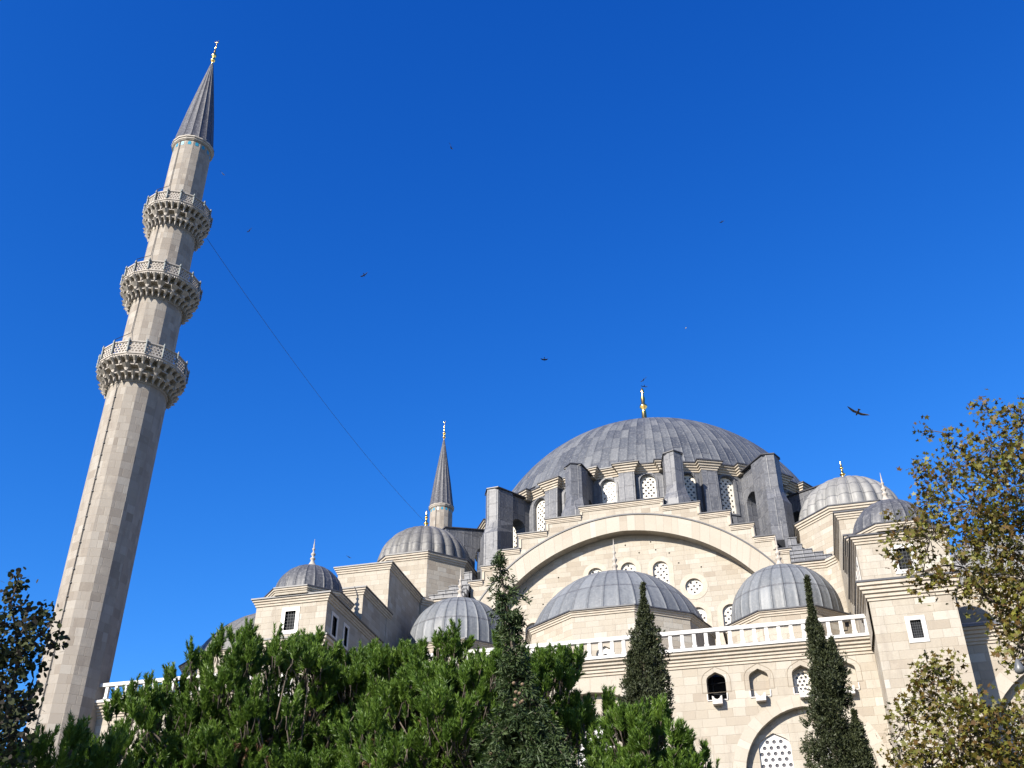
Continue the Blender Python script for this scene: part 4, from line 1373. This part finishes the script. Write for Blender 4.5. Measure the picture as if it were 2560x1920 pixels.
def sprays_mesh(name, P, D, mat, parent, blades=7, bl=0.12, bw=0.022, spread=0.7, droop=0.0):
    n, k = len(P), blades
    d = unit(D[:, None, :] + rng.normal(size=(n, k, 3)) * spread)
    d[..., 2] -= droop
    d = unit(d)
    ln = bl * rng.uniform(.6, 1.25, (n, k))
    base = P[:, None, :] + rng.normal(size=(n, k, 3)) * bl * .22
    mid = base + d * (ln * .55)[..., None]
    tip = base + d * ln[..., None]
    side = unit(np.cross(d, rng.normal(size=(n, k, 3)))) * bw
    V = np.stack([base, mid + side, tip, mid - side], 2).reshape(-1, 3)
    F = np.arange(n * k * 4).reshape(-1, 4)
    rnd = np.clip(np.repeat(rng.uniform(0, 1, n), k) * .6 + rng.uniform(0, .4, n * k), 0, 1)
    return fastmesh(name, V, F, mat, parent, rnd)

def cypress(label, leaders, density, group=None):
    root = thing('cypress_tree', label, 'cypress', group)
    SP, SD = [], []
    m = MB()
    main = leaders[0]
    for prof in leaders:
        for a, b in zip(prof[:-1], prof[1:]):
            h = a[2] - b[2]
            rm = (a[3] + b[3]) / 2
            n = int(density * h * (rm + .12) * 2 * PI)
            t = rng.uniform(0, 1, n)
            ang = rng.uniform(0, 2 * PI, n)
            ax, ay = a[0] + (b[0] - a[0]) * t, a[1] + (b[1] - a[1]) * t
            z = a[2] + (b[2] - a[2]) * t
            rr = np.maximum((a[3] + (b[3] - a[3]) * t) * 1.08 - .19, .010)
            lump = 1 + .42 * np.sin(ang * 2 + z * 2.3) * np.sin(z * 3.7 + ang) + .26 * np.sin(z * 8.0 + ang * 3)
            f = np.where(rng.uniform(size=n) < .78, rng.uniform(.7, 1.32, n), rng.uniform(.3, .7, n))
            r = rr * lump * f
            cen = np.stack([ax + r * np.cos(ang), ay + r * np.sin(ang), z], 1)
            k = 11
            cs = np.minimum(.13, .016 + rr * .3) * rng.uniform(.5, 1.3, n)
            pts = cen[:, None, :] + rng.normal(size=(n, k, 3)) * cs[:, None, None] * np.array([.55, .55, .95])
            dd = unit(np.stack([np.cos(ang) * .6, np.sin(ang) * .6, np.full(n, .8)], 1))
            SP.append(pts.reshape(-1, 3)); SD.append(np.repeat(dd, k, 0))
        foot = (main[-1][0], main[-1][1], 0) if prof is main else (main[-2][0], main[-2][1], prof[-1][2] - 1.2)
        m.tube([foot] + [(p[0], p[1], p[2] - .1) for p in reversed(prof)], [.2 if prof is main else .08] + [max(.015, min(.15, p[3] * .2)) for p in reversed(prof)], 7)
    P, D = np.concatenate(SP), np.concatenate(SD)
    sprays_mesh('foliage', P, D, M_CYP, root, 6, .10, .019, .6)
    m.build('trunk', M_BARK, root)
    i = rng.choice(len(P), 40)
    cm = MB(); cm.smooth = True
    for p in P[i]: cm.lathe([(.001, -.035), (.03, -.02), (.038, 0), (.03, .02), (.001, .035)], 6, tuple(p))
    cm.build('cones', M_CONE, root)['kind'] = 'stuff'
    return root
C1L = [(4.07, -45.51, 14.11, .05), (4.11, -45.5, 13.6, .24), (4.15, -45.5, 12.97, .36), (4.17, -45.49, 12.04, .38), (4.18, -45.49, 11.15, .34)]
C1R = [(5.07, -45.35, 13.3, .05), (5.01, -45.35, 12.7, .22), (4.93, -45.35, 12.08, .28), (4.82, -45.36, 11.17, .26)]
C2R = [(10.69, -45.16, 14.1, .06), (10.7, -45.16, 13.55, .22), (10.7, -45.16, 12.92, .29), (10.61, -45.16, 12.0, .27)]
C2L = [(11.0, -45.27, 11.66, .07), (10.98, -45.27, 10.98, .34), (10.93, -45.27, 10.11, .45), (10.78, -45.27, 9.1, .46)]
CY1 = [(4.64, -45.3, 16.63, 0.05), (4.63, -45.3, 15.98, 0.22), (4.64, -45.3, 15.3, 0.36), (4.63, -45.3, 14.64, 0.48), (4.53, -45.31, 14.15, 0.72), (4.49, -45.32, 13.51, 0.81), (4.47, -45.32, 12.73, 0.9), (4.39, -45.33, 12.04, 0.8), (4.35, -45.34, 11.22, 0.7), (4.26, -45.35, 9.77, 0.63), (4.2, -45.35, 2.0, 0.8)]
CY2 = [(10.25, -45.04, 16.37, 0.07), (10.22, -45.04, 15.51, 0.2), (10.22, -45.04, 14.69, 0.33), (10.28, -45.04, 13.89, 0.52), (10.31, -45.04, 13.11, 0.66), (10.3, -45.04, 12.35, 0.72), (10.29, -45.04, 11.61, 0.67), (10.24, -45.04, 10.89, 0.73), (10.3, -45.04, 10.18, 0.98), (10.12, -45.04, 8.82, 0.98), (10.1, -45.04, 2.0, 1.0)]
cypress('dark cypress with a bulging side, in front of the middle of the white balustrade', [[(p[0], p[1], p[2], p[3] * (.8 if p[2] < 14.3 else .95)) for p in CY1], C1L, C1R], 34, 'cypresses before the mosque wall')
cypress('slender leaning cypress in front of the right end of the white balustrade', [[(p[0], p[1], p[2], p[3] * .84) for p in CY2], C2R, C2L], 34, 'cypresses before the mosque wall')

# the pointed cedar: loose drooping sprays above, a dark wide skirt below
CED = [(3.71, -61.25, 10.85, 0.03), (3.79, -61.22, 10.3, 0.24), (3.92, -61.19, 9.57, 0.34), (3.99, -61.17, 8.95, 0.34), (4.05, -61.15, 8.53, 0.50), (4.11, -61.14, 7.99, 0.72), (4.18, -61.12, 7.38, .95), (4.24, -61.11, 6.62, 1.25), (4.24, -61.11, 5.0, 1.5), (4.24, -61.11, 2.5, 1.6)]
def cedar():
    root = thing('cedar_tree', 'dark pointed conifer with a drooping loose tip rising in front of the great arch', 'conifer')
    m = MB()
    m.tube([(4.24, -61.11, 0)] + [(c[0], c[1], c[2]) for c in reversed(CED)], [.2, .17, .14, .11, .09, .07, .06, .045, .035, .022, .008], 7)
    SP, SD = [], []
    for a, b in zip(CED[:-1], CED[1:]):
        h = a[2] - b[2]
        nb = int(h * (30 if a[2] > 9.9 else 50))
        for _ in range(nb):
            t = rng.uniform()
            c = np.array(a[:3]) * (1 - t) + np.array(b[:3]) * t
            r = (a[3] * (1 - t) + b[3] * t) * rng.uniform(.8, 1.25) * (.75 if a[2] > 9.9 else .54 if a[2] > 8.3 else .78 if a[2] > 7.5 else 1.0)
            if rng.uniform() < .22 and c[2] > 8.6: r *= 1.7
            an = rng.uniform(0, 2 * PI)
            d = np.array([math.cos(an), math.sin(an), 0])
            upb = .45 if c[2] > 8.7 else .15
            pts = []
            for i in range(5):
                f = i / 4
                pts.append(c + d * r * f + np.array([0, 0, r * (upb * f - .75 * f * f)]))
            m.tube([tuple(p) for p in pts], [.012, .010, .008, .006, .004], 4)
            k = max(5, int(r * (30 if c[2] > 8.7 else 46)))
            ff = rng.uniform(.15, 1.05, k)
            i0 = np.clip((ff * 4).astype(int), 0, 3)
            arr = np.array(pts)
            p = arr[i0] + (arr[i0 + 1] - arr[i0]) * (ff * 4 - i0)[:, None]
            SP.append(p + rng.normal(size=p.shape) * .035)
            SD.append(unit(np.tile(d * .6, (k, 1)) + rng.normal(size=(k, 3)) * .45 + np.array([0, 0, -.25])))
    P, D = np.concatenate(SP), np.concatenate(SD)
    sprays_mesh('foliage', P, D, M_CEDAR, root, 7, .13, .014, .5, .1)
    m.build('trunk', M_BARK, root)
    sel = P[P[:, 2] < 8.6]
    cm = MB(); cm.smooth = True
    for p in sel[rng.choice(len(sel), 34)]:
        p = p + np.array([0, -.12, 0])
        cm.lathe([(.001, -.03), (.024, -.018), (.03, 0), (.024, .018), (.001, .03)], 6, tuple(p))
    for _ in range(9):
        p = np.array([4.35, -62.2, 7.6]) + rng.normal(size=3) * np.array([.07, .1, .16])
        cm.lathe([(.001, -.035), (.03, -.02), (.038, 0), (.03, .02), (.001, .035)], 6, tuple(p))
    cm.build('cones', M_CONE, root)['kind'] = 'stuff'
cedar()

def leaves_mesh(name, P, mat, parent, size, shape, upb=.5, jit=.35):
    n = len(P)
    nrm = unit(rng.normal(size=(n, 3)) + np.array([-.15, -.35, upb]))
    tx = unit(np.cross(nrm, rng.normal(size=(n, 3))))
    ty = np.cross(nrm, tx)
    sz = size * rng.uniform(1 - jit, 1 + jit, n)
    S = np.array(shape)
    k = len(S)
    curl = rng.uniform(-.25, .25, n)
    V = P[:, None, :] + (tx[:, None, :] * S[None, :, 0:1] + ty[:, None, :] * S[None, :, 1:2]) * sz[:, None, None]
    V += nrm[:, None, :] * (curl[:, None] * (S[None, :, 0] ** 2 + S[None, :, 1] ** 2) * sz[:, None])[..., None]
    F = np.arange(n * k).reshape(-1, k)
    return fastmesh(name, V.reshape(-1, 3), F, mat, parent, rng.uniform(0, 1, n))
def star():
    tips = [(0, 1.0), (38, .48), (62, .92), (95, .42), (128, .72), (160, .25), (200, .25), (232, .72), (265, .42), (298, .92), (322, .48)]
    return [(r * math.sin(R(a)), r * math.cos(R(a))) for a, r in tips]
ROUND = [(0, -.5), (.42, -.38), (.55, 0), (.38, .42), (0, .68), (-.38, .42), (-.55, 0), (-.42, -.38)]

def broadleaf(name, label, cat, lobes, base, mat, size, shape, dens, fork, twig=.35, per=6, group=None, cl=.13, trunk_r=.22):
    root = thing(name, label, cat, group)
    m = MB()
    fk = np.array(fork)
    m.tube(limb_path((base[0], base[1], 0), fk, 6, .03), [trunk_r * f for f in (1, .92, .85, .8, .72, .66, .6)], 8)
    LP = []
    order = sorted(lobes, key=lambda l: np.linalg.norm(np.array(l[:3]) - fk))
    nodes = [(fk, trunk_r * .55)]
    for (x, y, z, r) in order:
        c = np.array([x, y, z])
        cand = [(np.linalg.norm(c - p) + .35 * max(0, p[2] - c[2]), p, rr) for p, rr in nodes]
        _, p, rr = min(cand, key=lambda q: q[0])
        r1 = max(.012, min(rr * .75, .05 + .05 * r))
        m.tube(limb_path(p, c, 6, .09, .05), [rr * .75 + (r1 - rr * .75) * i / 6 for i in range(7)] if rr * .75 > r1 else [r1] * 7, 6)
        nodes.append((c, r1))
        nt = max(6, int(dens * r ** 1.65))
        q = sphere_pts(nt) * (rng.uniform(.25, 1.0, (nt, 1)) ** .6)
        q[:, 1] *= 1.0
        ends = c + q * r * np.array([1, 1.1, 1.0])
        for e in ends:
            if rng.uniform() < twig:
                m.tube(limb_path(c + (e - c) * .15, e, 3, .12), [.012, .009, .006, .004], 4)
            k = rng.integers(max(2, per - 3), per + 4)
            LP.append(e + rng.normal(size=(k, 3)) * cl)
    LP = np.concatenate(LP)
    leaves_mesh('foliage', LP, mat, root, size, shape)
    m.build('trunk', M_BARK, root)
    return root
PL1 = [(15.21, -53.7, 15.98, 0.94), (14.37, -53.22, 15.72, 0.68), (15.48, -53.76, 14.73, 1.33), (14.34, -53.93, 14.27, 1.24), (13.42, -53.16, 14.83, 0.53), (13.22, -53.53, 13.67, 0.75), (12.63, -53.25, 14.14, 0.42), (15.05, -53.25, 13.19, 1.12), (13.77, -53.82, 12.64, 0.89), (12.81, -53.88, 12.6, 0.53), (14.71, -53.59, 11.47, 0.7), (14.11, -53.88, 11.78, 0.63), (16.22, -53.43, 16.92, 0.44), (15.31, -53.72, 17.04, 0.36), (15.93, -53.66, 17.05, 0.25), (13.76, -53.41, 16.87, 0.16), (14.65, -53.58, 10.55, 0.57), (15.22, -53.7, 12.1, 1.15), (15.19, -53.08, 14.17, 1.21), (13.34, -53.35, 15.66, 0.35), (14.31, -53.41, 16.64, 0.19), (12.26, -53.4, 13.44, 0.34), (16.7, -53.56, 13.37, 1.98), (17.08, -53.14, 16.23, 1.53), (15.7, -53.81, 10.94, 1.52)]
PL2 = [(12.5, -55.25, 9.68, 0.44), (12.04, -55.19, 9.63, 0.16), (12.26, -55.22, 9.02, 0.72), (12.84, -55.5, 8.59, 0.71), (11.59, -55.14, 8.63, 0.44), (12.48, -55.65, 7.87, 0.96), (11.26, -55.11, 8.2, 0.23), (11.28, -55.11, 7.74, 0.41), (13.23, -55.56, 7.85, 0.85), (11.81, -55.67, 7.43, 0.67), (13.69, -55.43, 7.56, 0.69), (13.75, -55.04, 8.6, 0.35), (12.85, -55.7, 7.07, 1.01), (14.18, -55.52, 8.28, 0.69)]
LT = [(0.01, -70.37, 6.96, 0.13), (-0.01, -70.39, 6.62, 0.22), (0.09, -70.31, 6.37, 0.27), (0.18, -69.97, 6.64, 0.13), (0.43, -70.29, 6.26, 0.25), (0.48, -69.99, 6.21, 0.1), (0.17, -70.23, 6.01, 0.29), (0.33, -70.11, 5.93, 0.14), (0.18, -70.23, 5.56, 0.25), (0.37, -70.08, 5.43, 0.14), (0.22, -70.2, 5.22, 0.25), (0.45, -70.27, 4.92, 0.24), (-0.28, -70.36, 6.12, 0.51), (0.01, -70.37, 5.21, 0.56), (0.36, -70.08, 5.65, 0.1), (-4.9, -69.6, 8.8, 1.5), (-2.9, -70.6, 7.2, .8), (-5.6, -70.6, 10.2, 1.2)]  # last three lobes: unseen crown added to shade the dark pine tips
broadleaf('plane_tree', 'tall plane tree with browning star shaped leaves against the blue sky', 'plane tree', PL1, (16.6, -53.4), M_PLANE, .092, star(), 76, (15.9, -53.5, 9.0), group='plane trees before the right end of the mosque')
broadleaf('plane_tree', 'lower plane tree with browning leaves in front of the buttress pier', 'plane tree', PL2, (13.6, -55.5), M_PLANE, .085, star(), 98, (13.3, -55.6, 6.0), group='plane trees before the right end of the mosque', trunk_r=.16)
broadleaf('broadleaf_tree', 'dark round leaved tree at the left edge in front of the minaret', 'tree', LT, (-2.9, -71.6), M_PURPLE, .052, ROUND, 330, (-2.0, -71.3, 4.2), per=5, cl=.06, trunk_r=.16, twig=.12)

# ------------------------------------------------------------------ birds
def bird(pos, span, yaw, bank, sweep, bend, label, white=False, fold=1.0):
    m = MB([M_BIRD, M_BIRDW])
    h = span / 2
    rows = []
    secs = [(-.24, .012), (-.20, .035), (-.14, .05), (-.02, .062), (.10, .05), (.17, .03), (.21, .034), (.25, .026), (.29, .006)]
    for y, r in secs:
        rows.append([(r * span * math.cos(a), y * span, r * span * .9 * math.sin(a)) for a in [2 * PI * k / 8 for k in range(8)]])
    m.smooth = True
    m.cur = 1 if white else 0
    m.grid(rows, True)
    m.smooth = False
    m.cur = 0
    m.extrude([(-.015 * span, -.2 * span, 0), (.015 * span, -.2 * span, 0), (.07 * span, -.36 * span, 0), (0, -.38 * span, 0), (-.07 * span, -.36 * span, 0)], (0, 0, .008 * span))
    for s in (-1, 1):
        st = [(0.03, .10, -.10, 0), (.35, .15, -.08, bend * .35), (.62, .10 - sweep * .3, -.10 - sweep * .25, bend * .45), (.85, -.02 - sweep * .5, -.13 - sweep * .6, bend * .25), (1.0, -.12 - sweep * .7, -.14 - sweep * .8, bend * .02)]
        top = [(s * x * h * fold, le * span, z * h + .012 * span) for x, le, te, z in st]
        bot = [(s * x * h * fold, te * span, z * h) for x, le, te, z in st]
        for i in range(4):
            m.face([top[i], top[i + 1], bot[i + 1], bot[i]])
            t2 = [(p[0], p[1], p[2] - .014 * span) for p in (top[i], top[i + 1], bot[i + 1], bot[i])]
            m.face(t2[::-1])
            m.face([top[i], top[i + 1], t2[1], t2[0]]); m.face([bot[i], bot[i + 1], t2[2], t2[3]])
    o = m.build('bird')
    o.location = pos
    o.rotation_euler = (R(bank[0]), R(bank[1]), R(yaw))
    tag(o, label, 'bird', 'birds circling over the mosque')
    return o
bird((15.1, -25.5, 34.0), 1.3, 14, (8, 27), .10, .10, 'largest black bird gliding with swept wings to the left of the plane tree top')
bird((-19.5, 2.4, 91.7), 1.15, 40, (30, 62), .2, .3, 'small dark bird high in the open sky, straight above the distant minaret spire', fold=.85)
bird((-43.6, -4.6, 86.9), 0.97, 24, (20, 45), .15, .2, 'pale breasted bird nearest the spire of the tall minaret', white=True)
bird((-45.2, 5.1, 87.2), 0.89, 24, (10, -55), .15, .2, 'faint brown bird just right of the middle balcony and above the cable')
bird((-42.1, 31.9, 100.9), 1.28, 14, (0, -38), .05, .1, 'thin winged bird gliding over the middle of the cable')
bird((9.2, 62.5, 126.1), 0.97, 14, (0, -25), .05, .1, 'tiny slanting bird highest above the right side of the great dome')
bird((0.6, 72.9, 112.6), 0.94, 30, (15, -60), .2, .4, 'tiny pale bird hovering above the right shoulder of the great dome', white=True, fold=.8)
bird((-22.6, 63.7, 103.9), 1.28, 14, (-20, 4), .05, .04, 'dark bird seen edge on, to the left of the great dome and above its finial')
bird((-5.1, 51.0, 88.7), 1.35, 14, (6, -42), .15, .1, 'dark bird banking just above the gilded finial of the great dome')
bird((-7.9, 77.5, 104.9), 1.28, 14, (5, 8), .15, -.35, 'dark bird passing right behind the tip of the great dome finial')
bird((-60.8, 77.9, 78.8), 1.13, 14, (0, 28), .05, .1, 'faint low bird left of the fluted dome with the distant minaret')

# ------------------------------------------------------------------ lamp and floodlight
lamp = thing('street_lamp', 'grey teardrop street lamp half hidden by the plane leaves', 'street lamp')
m = MB(); m.tube([(14.35, -57.3, 0), (14.35, -57.3, 8.5), (14.25, -57.3, 8.95), (14.0, -57.33, 9.15), (13.75, -57.36, 9.05)], [.07, .05, .04, .035, .03], 8); m.build('pole', M_WIRE, lamp)
m = MB(); m.lathe([(.01, .06), (.03, .03), (.07, -.06), (.10, -.16), (.095, -.22), (.06, -.26), (.01, -.27)], 14, (13.75, -57.36, 9.05)); m.build('lamp_head', M_PAINT, lamp)
fl = thing('floodlight', 'small dark floodlight on a bracket behind the right end of the balustrade', 'floodlight')
m = MB(); m.box(11.9, 11.95, -30.4, -30.35, 19.23, 19.85); m.box(11.9, 12.15, -30.4, -30.36, 19.6, 19.64); m.build('bracket', M_IRON, fl)
m = MB(); m.box(12.08, 12.26, -30.48, -30.30, 19.82, 19.98); m.box(12.15, 12.18, -30.4, -30.37, 19.62, 19.83); m.build('housing', M_WIRE, fl)
